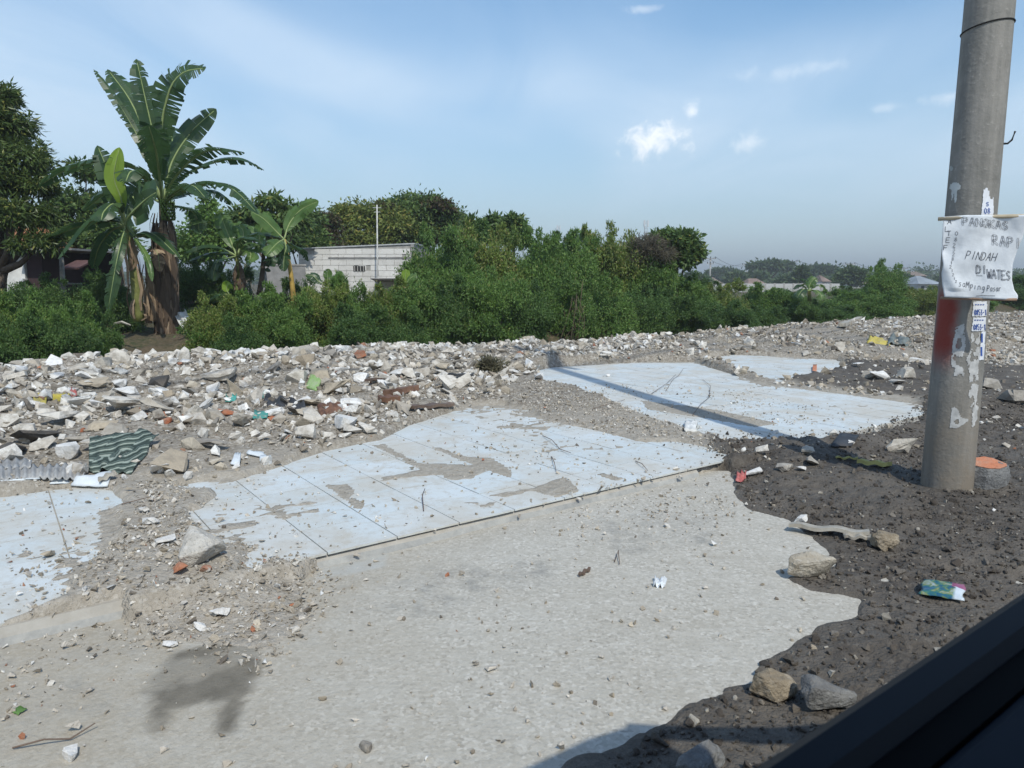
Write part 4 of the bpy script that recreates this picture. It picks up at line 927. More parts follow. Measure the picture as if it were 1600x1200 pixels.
for k in range(5):
    g = np.random.default_rng(500 + k); bl = []
    nb = 7 + k % 3
    for i in range(nb):
        a = g.uniform(0, 6.28); rr = g.uniform(.15, .62); zc = g.uniform(.22, .78); w_ = g.uniform(.24, .40)
        bl.append(((math.cos(a) * rr, math.sin(a) * rr, zc), (w_, w_, w_ * .8)))
    bl.append(((0, 0, .45), (.55, .55, .45))); bl.append(((.2, 0, .2), (.6, .6, .22)))
    for i in range(5): a = g.uniform(0, 6.28); bl.append(((math.cos(a) * .4, math.sin(a) * .4, g.uniform(.8, .98)), (.13, .13, .2)))
    V, Fc = leafcloud(bl, 420, 88, .046, .0105, .15, .17, .62, .25, 900 + k)
    ms = np_mesh('crown', V, Fc, M_BUSH)
    if k == 0: M_BUSH3 = leafmat('bush_leaf_yellowish', (.045, .07, .022), (.15, .19, .055), (.2, .17, .09), .12)
    st = stems((0, 0, -.05), [b[0] for b in bl[:6]], .018, k); sm = py_mesh('stem', st.V, st.F, M_BARK)
    BUSHP.append((ms, sm))
def bush(px, top, n, wpx, label, deep=0, k=None, zb=-.45, group='bushes along the channel'):
    Y0 = Yn(px, n); p = at(px, top, Y0); w_ = wpx * Y0 / F; h_ = max(.5, p[2] - zb)
    root = empty('bush', (p[0], p[1], zb), G.uniform(0, 6.28)); tag(root, label, 'bush', group)
    ms, sm = BUSHP[(k if k is not None else int(G.integers(5)))]
    for nm, me in (('crown', ms), ('stem', sm)):
        o = link(nm, me, root)
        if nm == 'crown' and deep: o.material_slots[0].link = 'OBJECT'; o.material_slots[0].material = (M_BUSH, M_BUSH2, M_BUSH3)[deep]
        o.scale = (w_ * .5 / .85, w_ * .5 / .85, h_ / 1.04)
    return root
bushes = [
 (-20, 462, 15.5, 150, 'feathery green bush at the left picture edge below the white house'), (45, 468, 15.6, 130, 'feathery bush in front of the dark porch at left', 0), (105, 474, 15.4, 120, 'feathery bush under the wooden post at left'), (20, 500, 14.6, 130, 'low dark bush at the foot of the left bushes', 1), (90, 505, 14.7, 110, 'low bush left of the bare bank', 1), (145, 488, 15.8, 90, 'bush just left of the younger banana plant', 1),
 (345, 470, 15.8, 110, 'feathery bush right of the white sack'), (400, 458, 15.9, 130, 'light green bush in front of the small banana plants'), (450, 468, 15.2, 110, 'dense bush below the leaning banana stem'), (505, 452, 16.0, 120, 'light green bush in front of the block house, left part'), (375, 500, 14.7, 110, 'dark low bush above the middle of the crest, left', 1),
 (545, 440, 16.4, 120, 'bush reaching up to the vent of the block house'), (600, 448, 16.2, 120, 'bush in front of the right half of the block house'), (560, 480, 15.0, 130, 'dark bush below the block house', 1), (650, 440, 16.0, 120, 'bush at the right corner of the block house'), (625, 490, 14.8, 120, 'low dark bush below the right corner of the block house', 1),
 (700, 372, 18.2, 150, 'tall bushy thicket right of the block house'), (690, 445, 15.6, 120, 'bush in front of the tall thicket, left', 1), (765, 362, 18.6, 150, 'tall rounded bush in the middle of the bank'), (755, 430, 15.6, 130, 'mid green bush below the tall rounded one'), (830, 368, 18.4, 140, 'tall bush above the twin block'), (815, 450, 15.4, 120, 'dark bush right behind the twin block', 1),
 (890, 378, 18.0, 140, 'tall bush with dry vines, right of the twin block'), (885, 440, 15.6, 120, 'bush below the one with dry vines'), (950, 364, 18.2, 130, 'tall bright bush left of the purple-twigged tree'), (950, 440, 15.6, 120, 'bush below the tall bright one'), (1005, 395, 17.4, 120, 'bush under the purple-twigged tree, left'), (1010, 455, 15.4, 110, 'low bush under the purple-twigged tree', 1),
 (1065, 428, 17.0, 120, 'bush under the purple-twigged tree, right'), (1075, 465, 15.2, 110, 'dark low bush right of the purple-twigged tree', 1), (1130, 446, 17.0, 110, 'bush below the far leftmost power pole'), (1135, 475, 15.2, 100, 'low bush before the far power poles', 1), (1195, 450, 17.0, 110, 'bush below the far flat-topped tree'), (1200, 480, 15.2, 90, 'small dark bush below the far flat-topped tree', 1),
 (1255, 472, 15.6, 80, 'low scrub around the far little banana plant', 1), (1310, 456, 17.0, 110, 'bush below the far white wall'), (1305, 478, 15.2, 90, 'low bush beyond the beam stub', 1), (1388, 416, 17.4, 80, 'tall young bush standing up left of the pole'), (1380, 455, 15.6, 110, 'bush below the tall young one left of the pole'), (1435, 452, 16.4, 90, 'bush just left of the pole'),
 (1500, 455, 16.0, 120, 'bush behind the pole'), (1580, 435, 17.0, 120, 'dark bush right of the pole under the cloth sign', 1), (1640, 440, 16.5, 130, 'bush at the right picture edge', 1)]
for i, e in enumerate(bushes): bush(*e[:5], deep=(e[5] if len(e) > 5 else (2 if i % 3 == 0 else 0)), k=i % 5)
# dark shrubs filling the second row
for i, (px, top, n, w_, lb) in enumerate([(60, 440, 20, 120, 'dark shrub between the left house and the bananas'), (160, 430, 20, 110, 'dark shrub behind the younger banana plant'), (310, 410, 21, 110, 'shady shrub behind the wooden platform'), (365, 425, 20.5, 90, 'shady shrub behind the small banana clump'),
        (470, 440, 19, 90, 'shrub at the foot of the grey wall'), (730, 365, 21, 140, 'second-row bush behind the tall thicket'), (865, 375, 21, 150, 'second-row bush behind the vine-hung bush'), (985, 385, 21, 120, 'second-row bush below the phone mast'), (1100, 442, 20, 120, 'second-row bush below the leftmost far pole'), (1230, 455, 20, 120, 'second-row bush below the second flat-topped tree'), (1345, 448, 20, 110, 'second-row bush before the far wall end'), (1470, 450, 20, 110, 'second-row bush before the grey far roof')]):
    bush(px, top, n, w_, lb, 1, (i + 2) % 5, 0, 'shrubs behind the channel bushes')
def tree(name, label, blobs, mat, Lf=.16, Wf=.035, ncl=160, per=46, droop=.35, trunk_px=None, zb=0.0, seed=0, spread=.24, group=None, cat='tree', bark=None, tr=.12):
    bl = []
    for px, py, Y0, rx, ry in blobs:
        c = at(px, py, Y0); bl.append((c, (rx * Y0 / F, rx * Y0 / F * .9, ry * Y0 / F)))
    cx = np.mean([b[0] for b in bl], 0); 
    if trunk_px: t0 = at(trunk_px, 440, blobs[0][2]); cx = np.array([t0[0], t0[1], 0])
    base = np.array([cx[0], cx[1], zb]); root = empty(name, base); tag(root, label, cat, group)
    V, Fc = leafcloud([(b[0] - base, b[1]) for b in bl], ncl, per, Lf, Wf, droop, spread, .45, .25, seed)
    link('crown', np_mesh('crown', V, Fc, mat), root)
    b = MB(); mid = np.mean([q[0] for q in bl], 0) - base; fork = np.array([mid[0] * .5, mid[1] * .5, max(.4, mid[2] * .45)])
    b.tube([(0, 0, -.2), fork * .5 + np.array([.04, .03, 0]), fork], [tr, tr * .85, tr * .7], 8)
    for q in bl: e = q[0] - base; b.tube([fork, fork * .5 + e * .5 + np.array([0, 0, -.12]), e], [tr * .55, tr * .36, tr * .12], 6)
    b.build('trunk', bark or M_BARK, root, True)
    return root
tree('mango_tree', 'tall dark mango tree at the left picture edge', [(-40, 210, 17.5, 60, 70), (10, 205, 17.5, 34, 44), (35, 262, 17.3, 40, 40), (-10, 290, 17, 50, 50), (55, 300, 17.2, 28, 30), (20, 345, 16.8, 40, 36), (62, 345, 17.2, 26, 24), (-60, 340, 17, 40, 36), (60, 385, 16.8, 34, 20), (5, 160, 17.6, 22, 26)],
     M_MANGO, .19, .024, 460, 56, .55, -20, 0, 3, .2, tr=.2)
tree('tree', 'light green tree behind the younger banana plant', [(120, 330, 25, 36, 40), (135, 275, 25, 22, 22), (95, 380, 25, 44, 40), (165, 380, 25, 40, 40)], M_TREE, .2, .05, 200, 44, .3, 120, 0, 5)
tree('tree', 'conical dark green tree right of the tall banana', [(330, 400, 27, 46, 50), (325, 355, 27, 30, 30), (322, 325, 27, 14, 18), (365, 385, 27, 30, 30), (290, 400, 27, 36, 40)], M_BUSH, .16, .045, 260, 44, .3, 330, 0, 6)
tree('kapok_tree', 'thin tree with drooping leaf tufts above the small bananas', [(428, 314, 26, 18, 9), (400, 330, 26, 18, 9), (450, 328, 26, 14, 9), (378, 340, 26, 18, 9), (440, 350, 26, 22, 12), (412, 360, 26, 20, 14), (465, 348, 26, 14, 14)], M_TREE, .30, .05, 110, 36, .75, 425, 0, 7, .3)
tree('tree', 'blue-green tree behind the leaning banana', [(470, 345, 31, 28, 26), (455, 385, 31, 34, 30), (490, 385, 31, 26, 30)], M_TREE, .2, .05, 150, 42, .3, 470, 0, 8)
tree('russet_tree', 'small tree with russet leaves left of the block house roof', [(502, 360, 33, 24, 24), (505, 388, 33, 26, 22), (515, 345, 33, 12, 12)], M_TREER, .2, .045, 120, 42, .45, 503, 0, 9)
tree('tree', 'broad tree with yellowing tips behind the block house', [(560, 350, 36, 40, 26), (590, 335, 36, 30, 18), (545, 335, 36, 26, 14), (615, 360, 36, 40, 28), (575, 380, 36, 50, 22)], M_TREEY, .22, .05, 260, 46, .35, 580, 0, 10, tr=.18)
tree('tree', 'tallest tree behind the block house, with russet branch ends', [(650, 335, 37, 36, 24), (690, 345, 37, 30, 24), (630, 322, 37, 26, 14), (662, 318, 37, 26, 12), (705, 365, 37, 30, 24), (650, 372, 37, 46, 26)], M_TREE, .22, .05, 300, 46, .35, 660, 0, 12, tr=.2)
tree('russet_branches', 'russet-leaved tree crown at the right top of the tallest tree', [(676, 322, 36.4, 18, 12), (695, 330, 36.4, 14, 14), (600, 326, 36, 14, 8)], M_TREER, .22, .05, 70, 40, .4, 680, 0, 13)
for i, (px, py, lb) in enumerate([(742, 350, 'left one of three thin treetops above the middle bushes'), (770, 345, 'middle one of three thin treetops above the middle bushes'), (802, 346, 'right one of three thin treetops above the middle bushes')]):
    tree('sapling', lb, [(px, py, 30, 13, 9), (px + 3, py + 14, 30, 16, 12), (px - 6, py + 26, 30, 18, 14)], M_TREE, .26, .06, 60, 36, .5, px, 0, 20 + i, .3)
tree('tree', 'loose green tree above the bushes left of the far view', [(1062, 378, 25, 26, 14), (1075, 398, 25, 20, 18), (1040, 372, 25, 18, 10), (1055, 410, 25, 24, 18)], M_TREE, .2, .05, 150, 42, .35, 1055, 0, 25)
tree('bare_tree', 'greyish purple twigged tree beside the loose green one', [(1012, 388, 24.5, 22, 14), (1028, 400, 24.5, 20, 18), (1000, 405, 24.5, 14, 18)], leafmat('dry_twigs', (.06, .05, .05), (.14, .12, .115)), .22, .012, 130, 40, .2, 1015, 0, 26, .3)
# bare vines in the bush
def vines():
    b = MB(); g = np.random.default_rng(5)
    for i in range(22):
        x = g.uniform(872, 915); Y0 = Yn(890, 15.3) + g.uniform(-.3, .6); y0 = g.uniform(430, 495); q = [at(x + g.uniform(-10, 10), y0, Y0), at(x + g.uniform(-8, 8), (y0 + 525) / 2, Y0 - .1), at(x + g.uniform(-20, 10), 528, Y0)]
        b.tube(q, [.008, .009, .011], 4)
    o = b.build('dry_vines', plain('dry_vine', (.15, .115, .08), .9)); tag(o, 'tangle of dry brown vines hanging down the bush', 'vines')
vines()
# far trees with flat crowns
for i, (px, top, Y0, w_, lb) in enumerate([(1205, 410, 190, 62, 'broad flat-topped far tree right of the second power pole'), (1282, 417, 200, 46, 'second flat-topped far tree, lower and right'), (1128, 421, 230, 50, 'rounded far tree behind the leftmost power pole'), (1180, 428, 170, 40, 'dark far tree under the broad flat-topped one')]):
    h_ = 8; tree('rain_tree', lb, [(px - w_ * .28, top + h_, Y0, w_ * .26, 5), (px + w_ * .25, top + h_, Y0, w_ * .26, 5.5), (px, top + h_ - 1, Y0, w_ * .3, 6.5)] + ([(px, top + 16, Y0, w_ * .4, 9)] if i > 1 else []), M_FAR, 1.1, .35, 110, 34, .1, px, -.3, 40 + i, .22, 'far trees', tr=.5)
for i, (px, top, Y0, w_, h_, lb) in enumerate([(1252, 419, 120, 16, 26, 'slim leafy far tree beside the lower flat-topped one'), (1330, 420, 110, 40, 26, 'far bushy tree behind the far wall'), (1405, 430, 150, 36, 14, 'brownish far tree before the far roofs'), (1150, 428, 150, 30, 18, 'far palm-like tree between the first two poles'), (1480, 432, 140, 30, 16, 'far tree at the left of the pole beyond the grey roof'), (1560, 430, 120, 80, 26, 'far trees right of the pole'),
        (1085, 430, 120, 40, 22, 'far tree left of the leftmost power pole'), (1235, 432, 140, 40, 14, 'dark far tree behind the far banana'), (1310, 434, 170, 60, 12, 'low far grove behind the far wall')]):
    tree('far_tree', lb, [(px, top + h_ * .35, Y0, w_ * .4, h_ * .4), (px - w_ * .2, top + h_ * .7, Y0, w_ * .4, h_ * .4), (px + w_ * .25, top + h_ * .65, Y0, w_ * .35, h_ * .4)], M_FAR, .7, .2, 80, 34, .2, px, -.3, 60 + i, .25, 'far trees', tr=.3)
# a band of far wood that reads as one mass
def far_wood():
    bl = []; g = np.random.default_rng(9)
    for i in range(120):
        px = g.uniform(-300, 1900); Y0 = g.uniform(230, 330); c = at(px, 438, Y0); r = g.uniform(5, 9); bl.append(((c[0], Y0, g.uniform(.5, 2.6)), (r, r, g.uniform(1.6, 3.2))))
    V, Fc = leafcloud(bl, 1500, 26, 1.3, .45, .1, .25, .5, .3, 8); tag(link('far_wood', np_mesh('far_wood', V, Fc, M_FAR)), 'low band of far trees along the horizon', 'trees', kind='stuff')
far_wood()

# ------------------------------------------------------------------ banana plants
def banana_mat(name, a, b):
    m = NT(name); p = m.coord(); g = m.coord('UV'); n = m.noise(p, 3, 3); i = m.island(); c = m.mix(m.rng(n, .3, .7), a, b); c = m.mix(m.math('MULTIPLY', i, .45), c, tuple(q * .6 for q in a))
    m.done(c, .38, None, .45); tr = m.n('ShaderNodeBsdfTranslucent'); m.put(tr.inputs[0], tuple(q * 1.9 for q in b)); ms = m.n('ShaderNodeMixShader'); ms.inputs[0].default_value = .25
    m.t.links.new(m.b.outputs[0], ms.inputs[1]); m.t.links.new(tr.outputs[0], ms.inputs[2]); m.t.links.new(ms.outputs[0], m.out.inputs[0]); return m.m
M_BL = banana_mat('banana_leaf', (.024, .055, .02), (.055, .105, .032)); M_BLY = banana_mat('young_banana_leaf', (.17, .27, .03), (.26, .38, .05)); M_BLM = banana_mat('mid_banana_leaf', (.06, .12, .028), (.12, .2, .05))
M_RIB = plain('banana_midrib', (.24, .30, .12), .5, .2, 4); M_DEAD = plain('dead_banana_leaf', (.19, .135, .095), .9, .5, 7, .2, .01); M_DEADL = plain('pale_dead_leaf', (.31, .22, .14), .9, .35, 6); M_STEMB = plain('banana_stem', (.16, .17, .05), .6, .45, 5); M_STEMY = plain('yellow_banana_stem', (.36, .24, .06), .6, .4, 5)
def dead_mat(name, a, b, c):
    m = NT(name); i = m.island(); p = m.coord(); cc = m.ramp(i, [(0, a), (.5, b), (1, c)]); cc = m.mix(m.rng(m.noise(m.scale(p, (20, 20, 2)), 2, 4), .4, .65, 0, .6), cc, a); return m.done(cc, .9, None, .2)
M_DEAD = dead_mat('dead_banana_leaf', (.07, .05, .036), (.17, .12, .085), (.31, .235, .165)); M_DEADL = dead_mat('pale_dead_leaf', (.13, .09, .06), (.27, .19, .12), (.40, .30, .20))
def spline(pts, n):
    pts = [np.array(p, float) for p in pts]; P_ = [2 * pts[0] - pts[1]] + pts + [2 * pts[-1] - pts[-2]]; out = []; m = len(pts) - 1
    for i in range(n + 1):
        u = i / n * m; k = min(int(u), m - 1); t = u - k; a, b, c, d = P_[k:k + 4]
        out.append(.5 * ((2 * b) + (c - a) * t + (2 * a - 5 * b + 4 * c - d) * t * t + (3 * b - a - 3 * c + d) * t ** 3))
    return np.array(out)
def banana_leaf(pts, width, root, base, mat, tear=.5, fold=.5, seed=0, petiole=.14, face=None, side_bias=0.0):
    g = np.random.default_rng(seed); n = 58; C = spline(pts, n); T = unit(np.gradient(C, axis=0)); view = unit(C * -1 + np.array([0, 0, CZ])); Vb = []; Fb = []
    upv = np.array([0, 0, 1.0])
    for side in (-1, 1):
        grp = 0; lastedge = None; droop = g.uniform(.1, .5)
        for i in range(int(n * petiole), n):
            t0, t1 = i / n, (i + 1) / n
            if g.random() < tear * .8: droop = np.clip(g.normal(.5 + .35 * t0, .38), -.25, 1.6); cut = True
            else: cut = False
            q = []
            for t, k in ((t0, i), (t1, i + 1)):
                e = (t - petiole) / (1 - petiole); wv = width * (max(0, e) ** .45 * (1 - e ** 3.2) ** .7) * .5
                tg = T[k]
                S = np.cross(tg, upv)
                if np.linalg.norm(S) < .25: S = S + .6 * np.cross(tg, view[k])
                if face is not None: S = S * (1 - face) + face * np.cross(tg, view[k])
                S = unit(S); Nn = unit(np.cross(S, tg)); Nn = Nn if Nn[2] > 0 else -Nn
                a = fold * .55; o1 = S * side * math.cos(a) + Nn * math.sin(a); o2 = S * side * math.cos(droop * fold) - Nn * math.sin(droop * fold) * .6 - upv * droop * .35 + tg * .28
                m1 = C[k] + o1 * wv * .45; m2 = m1 + unit(o2) * wv * .62; q.append((C[k], m1, m2))
            (c0, a0, b0), (c1, a1, b1) = q
            gap = float(g.choice([.04, .12, .75], p=[.45, .33, .22])) if cut else 0
            b0 = b0 + (b1 - b0) * gap; a0 = a0 + (a1 - a0) * gap * .5
            if lastedge is not None and not cut: ids0 = lastedge
            else: k0 = len(Vb); Vb += [c0, a0, b0]; ids0 = (k0, k0 + 1, k0 + 2)
            k1 = len(Vb); Vb += [c1, a1, b1]; ids1 = (k1, k1 + 1, k1 + 2)
            Fb += [(ids0[0], ids1[0], ids1[1], ids0[1]), (ids0[1], ids1[1], ids1[2], ids0[2])]; lastedge = ids1
    lf = link('leaf', py_mesh('leaf', [v - base for v in Vb], Fb, mat), root)
    rb = MB(); k = [C[i] - base for i in range(0, n + 1, 4)]; rb.tube(k, list(np.linspace(width * .04, width * .009, len(k))), 5); rb.build('midrib', M_RIB, lf, True)
    return lf
def dead_skirt(root, base, stem_pts, r, cnt, seed, mat, L0=(.4, 1.2), lo=.05, hi=.92, flare=.07):
    g = np.random.default_rng(seed); C = spline(stem_pts, 30); B = MB()
    for i in range(cnt):
        t = g.uniform(lo, hi); c = C[int(t * 30)]; a = g.uniform(0, 6.28); out = np.array([math.cos(a), math.sin(a), 0]); tn = np.array([-out[1], out[0], 0]); L_ = g.uniform(*L0); w_ = g.uniform(.015, .055)
        L_ = min(L_, max(.15, c[2] - base[2] + .05)); p = c + out * r * g.uniform(.75, 1.35); V = []; k = 5
        for j in range(k + 1):
            f = j / k; q = p + out * (flare * math.sin(f * 3.0) + .03 * f) + np.array([0, 0, .05 * math.sin(f * 3) - L_ * f]) + tn * g.normal(0, .035) * f; ww = w_ * (.5 + math.sin(f * 2.8)) * .7
            V += [q - tn * ww - base, q + tn * ww + out * .015 - base]
        B.add(V, [(2 * j, 2 * j + 1, 2 * j + 3, 2 * j + 2) for j in range(k)])
    return B.build('dead_leaves', mat, root)
def banana(label, foot, crown, Y0, leaves, r, stem_mat, scale_w=1.0, dead=0, deadmat=None, seed=0, tear=.5, group='banana plants', n_bank=None, name='banana_plant'):
    f = at(*foot, Y0); c = at(*crown, Y0); base = f.copy(); root = empty(name, f); tag(root, label, 'banana plant', group)
    b = MB(); mid = f * .5 + c * .5 + np.array([.03, 0, 0]); sp = spline([f - base - np.array([0, 0, .1]), mid - base, c - base], 10); b.tube(sp, list(np.linspace(r * 1.15, r * .62, 11)), 12); b.build('trunk', stem_mat, root, True)
    for i, lf in enumerate(leaves):
        pts = [at(x, y, Y0 + dy) for x, y, dy in lf[0]]
        kw = dict(lf[3]) if len(lf) > 3 else {}
        banana_leaf([c] + pts, lf[1] * scale_w * 1.5, root, base, lf[2], kw.get('tear', tear), kw.get('fold', .6), seed + i, kw.get('pet', .16), kw.get('face'))
    if dead: dead_skirt(root, base, [f, mid, c], r, dead, seed, deadmat)
    return root, base, f, c
Y1 = 16.6
rt, bs, f_, c_ = banana('tall banana plant with ragged leaves and brown skirt of dead leaves', (258, 540), (254, 318), Y1, [
    ([(228, 240, .2), (190, 170, .4), (146, 108, .5)], .42, M_BL, dict(tear=.75, fold=1.1)), ([(236, 235, .5), (205, 160, .9), (168, 108, 1.1)], .62, M_BL, dict(tear=.6, face=.6)), ([(243, 230, -.3), (226, 150, -.4), (213, 92, -.4)], .5, M_BL, dict(tear=.55, fold=.9)),
    ([(250, 225, .1), (262, 150, 0), (284, 115, -.1), (322, 106, -.1)], .72, M_BL, dict(tear=.8, face=.5)), ([(268, 255, .3), (300, 205, .6), (338, 170, .8)], .52, M_BL, dict(tear=.35, face=.7)), ([(275, 275, -.4), (320, 237, -.7), (382, 238, -1.0)], .62, M_BL, dict(tear=.85)),
    ([(280, 280, .6), (330, 255, 1.0), (375, 250, 1.2), (413, 266, 1.3)], .55, M_BL, dict(tear=.7)), ([(282, 300, -.7), (325, 287, -1.1), (365, 297, -1.4), (404, 335, -1.6)], .6, M_BL, dict(tear=.9)), ([(225, 270, -.3), (165, 252, -.6), (105, 265, -.9), (60, 291, -1.0)], .66, M_BL, dict(tear=.45)),
    ([(246, 250, -1.0), (240, 222, -1.5), (232, 195, -1.9)], .62, M_BL, dict(tear=.3, face=.8)), ([(222, 275, -.9), (205, 268, -1.3), (196, 285, -1.6)], .6, M_BL, dict(tear=.4)), ([(285, 325, .5), (305, 335, .8), (312, 365, .9)], .5, M_BL, dict(tear=.8)),
    ([(268, 262, .9), (270, 225, 1.6), (262, 190, 2.1)], .6, M_BL, dict(tear=.5, face=.5)), ([(275, 300, -1.2), (300, 290, -1.9), (322, 310, -2.3)], .52, M_BL, dict(tear=.7)), ([(285, 305, 1.3), (330, 300, 2.0), (365, 320, 2.4)], .55, M_BL, dict(tear=.7)), ([(215, 300, 1.0), (170, 300, 1.6), (130, 330, 2.0)], .6, M_BL, dict(tear=.6))],
    .125, M_BARK, 1.0, 420, M_DEAD, 100)
dead_skirt(rt, bs, [f_, f_ * .5 + c_ * .5, c_], .15, 120, 104, M_DEAD, (.6, 1.6), .4, .95, .07)
def fruit():
    c = at(262, 322, Y1 - .25) - bs; B = MB(); g = np.random.default_rng(3)
    for i in range(60):
        h_ = i // 10; a = i % 10 / 10 * 6.28 + h_ * .3; o = np.array([math.cos(a), math.sin(a), 0]); p = c + np.array([0, 0, -.07 * h_ + .05]); B.tube([p + o * .05, p + o * .13 + np.array([0, 0, .01]), p + o * .15 + np.array([0, 0, .10])], [.018, .024, .01], 5)
    B.build('fruit_bunch', plain('green_fruit', (.12, .19, .04), .5), rt, True)
fruit()
Y2 = 15.9
banana('younger banana plant with a rolled bright green leaf, left of the tall one', (217, 495), (197, 352), Y2, [
    ([(180, 340, .2), (140, 348, .1), (90, 405, -.2)], .62, M_BL, dict(tear=.2)), ([(175, 345, .5), (120, 355, .8), (58, 382, .9)], .6, M_BL, dict(tear=.15)), ([(215, 370, -.2), (240, 366, -.4), (280, 402, -.7)], .55, M_BL, dict(tear=.15)), ([(203, 320, .4), (214, 297, .7), (222, 282, .8)], .7, M_BL, dict(tear=.2, face=.8)),
    ([(205, 335, -.5), (228, 312, -.9), (245, 300, -1.2)], .75, M_BL, dict(tear=.3, face=.7)), ([(185, 315, .0), (172, 275, -.1), (152, 227, -.1)], .5, M_BL, dict(tear=.25, face=.5)), ([(180, 320, -.4), (163, 330, -.8), (158, 345, -1.0)], .55, M_BL, dict(tear=.2)), ([(189, 310, -.3), (178, 275, -.4), (187, 230, -.4)], .34, M_BLY, dict(tear=.02, face=.9, fold=.3, pet=.2)),
    ([(220, 385, -.7), (232, 410, -1.0), (238, 440, -1.1)], .14, M_BLM, dict(tear=.3)), ([(190, 375, -.6), (180, 420, -.9), (168, 490, -1.0)], .32, M_BL, dict(tear=.95)), ([(175, 360, .9), (155, 385, 1.2), (145, 420, 1.3)], .5, M_BL, dict(tear=.3))],
    .10, M_STEMB, 1.0, 16, M_DEADL, 150, .3)
banana('dark banana sucker close beside the tall plant, in the dead leaves', (232, 498), (228, 400), Y2 + .5, [([(222, 385, 0), (210, 392, -.2), (205, 415, -.3)], .3, M_DEADL, dict(tear=.6)), ([(235, 390, 0), (246, 395, -.2), (250, 425, -.3)], .3, M_DEADL, dict(tear=.6))], .06, M_DEAD, 1, 40, M_DEADL, 170)
Y3 = 18.6
banana('small banana clump behind the platform with spreading leaves', (372, 450), (370, 400), Y3, [
    ([(345, 388, 0), (318, 385, -.2), (288, 395, -.4)], .5, M_BL), ([(350, 395, .4), (325, 398, .5), (295, 408, .5)], .45, M_BL), ([(360, 375, .2), (350, 350, .3), (344, 332, .3)], .5, M_BLM, dict(face=.6)), ([(385, 382, -.2), (405, 385, -.3), (395, 410, -.4)], .4, M_BLM), ([(380, 370, .3), (375, 355, .4), (350, 350, .5)], .45, M_BLM, dict(face=.5)),
    ([(395, 390, .3), (420, 400, .5), (418, 425, .5)], .45, M_BL), ([(352, 405, -.5), (338, 412, -.7), (332, 440, -.8)], .45, M_BL), ([(385, 390, -.6), (392, 400, -.9), (382, 425, -1.0)], .45, M_BLM), ([(372, 380, -.5), (385, 372, -.8), (402, 375, -1.)], .45, M_BL)], .07, M_STEMB, .9, 18, M_DEAD, 200, .3)
banana('small dark-stemmed banana plant right of the spreading clump', (405, 455), (412, 392), Y3 + .6, [([(405, 370, 0), (412, 350, 0), (420, 330, 0)], .4, M_BLM, dict(face=.6)), ([(398, 382, -.2), (385, 385, -.4), (370, 402, -.5)], .42, M_BL), ([(425, 385, .2), (438, 392, .4), (440, 410, .4)], .4, M_BL), ([(408, 375, .4), (398, 358, .6), (385, 352, .7)], .4, M_BLM)], .07, M_BARK, .9, 0, None, 230, .25)
banana('leaning young banana plant with a yellow stem left of the block house', (460, 474), (444, 374), Y3 - .9, [
    ([(452, 350, .2), (470, 328, .3), (498, 314, .3)], .42, M_BLM, dict(tear=.25, face=.7)), ([(432, 362, 0), (412, 342, -.1), (392, 330, -.2)], .40, M_BLM, dict(tear=.3, face=.6)), ([(425, 368, .4), (405, 365, .6), (380, 372, .7)], .4, M_BL), ([(436, 378, -.4), (428, 385, -.7), (415, 400, -.9)], .42, M_BLM, dict(face=.6)), ([(458, 385, .3), (472, 392, .5), (482, 408, .6)], .42, M_BL), ([(447, 388, -.3), (444, 400, -.4), (443, 424, -.5)], .36, M_BL)],
    .06, M_STEMY, .95, 0, None, 260, .25)
banana('low banana shoot with bright leaf above the middle bushes', (357, 466), (358, 460), 16.6, [([(354, 452, 0), (356, 446, 0), (360, 442, 0)], .24, M_BLY, dict(tear=.02, face=.9)), ([(345, 460, 0), (335, 464, -.1), (328, 470, -.1)], .2, M_BLM)], .04, M_STEMB, 1, 0, None, 270, .1)
banana('banana shoot at the right foot of the block house wall', (634, 450), (632, 446), 17.8, [([(633, 436, 0), (634, 428, 0), (634, 420, 0)], .2, M_BLY, dict(tear=.02, face=.9)), ([(640, 436, 0), (646, 432, 0), (652, 430, 0)], .22, M_BLM, dict(tear=.1, face=.6))], .04, M_STEMB, 1, 0, None, 280, .1)
banana('banana shoots in front of the block house vent', (515, 452), (512, 447), 17.4, [([(512, 436, 0), (512, 428, 0), (514, 420, 0)], .2, M_BLM, dict(face=.8, tear=.1)), ([(522, 438, 0), (530, 430, 0), (536, 426, 0)], .2, M_BLM, dict(face=.7, tear=.1)), ([(498, 440, 0), (490, 432, 0), (478, 430, 0)], .26, M_BL, dict(face=.5, tear=.1))], .04, M_STEMB, 1, 0, None, 285, .1)
banana('single banana leaf tip sticking out above the middle bushes', (905, 425), (903, 388), 25.5, [([(905, 375, 0), (908, 368, 0), (914, 360, 0)], .34, M_BLM, dict(face=.7, tear=.1)), ([(896, 382, 0), (890, 385, 0), (884, 392, 0)], .3, M_BL)], .06, M_STEMB, 1, 0, None, 290, .1)
banana('little banana plant in the scrub below the lower flat-topped far tree', (1264, 480), (1264, 455), 27, [([(1256, 448, 0), (1248, 446, 0), (1240, 452, 0)], .5, M_BL), ([(1272, 448, 0), (1282, 446, 0), (1290, 452, 0)], .5, M_BLM), ([(1265, 446, 0), (1270, 438, 0), (1276, 434, 0)], .4, M_BLM, dict(face=.5)), ([(1256, 452, -.3), (1250, 458, -.5), (1246, 466, -.6)], .5, M_BL), ([(1274, 454, -.3), (1282, 460, -.5), (1284, 468, -.6)], .5, M_BLM), ([(1262, 444, .2), (1258, 438, .3), (1250, 436, .3)], .4, M_BL)], .09, M_STEMB, 1, 0, None, 300, .4)
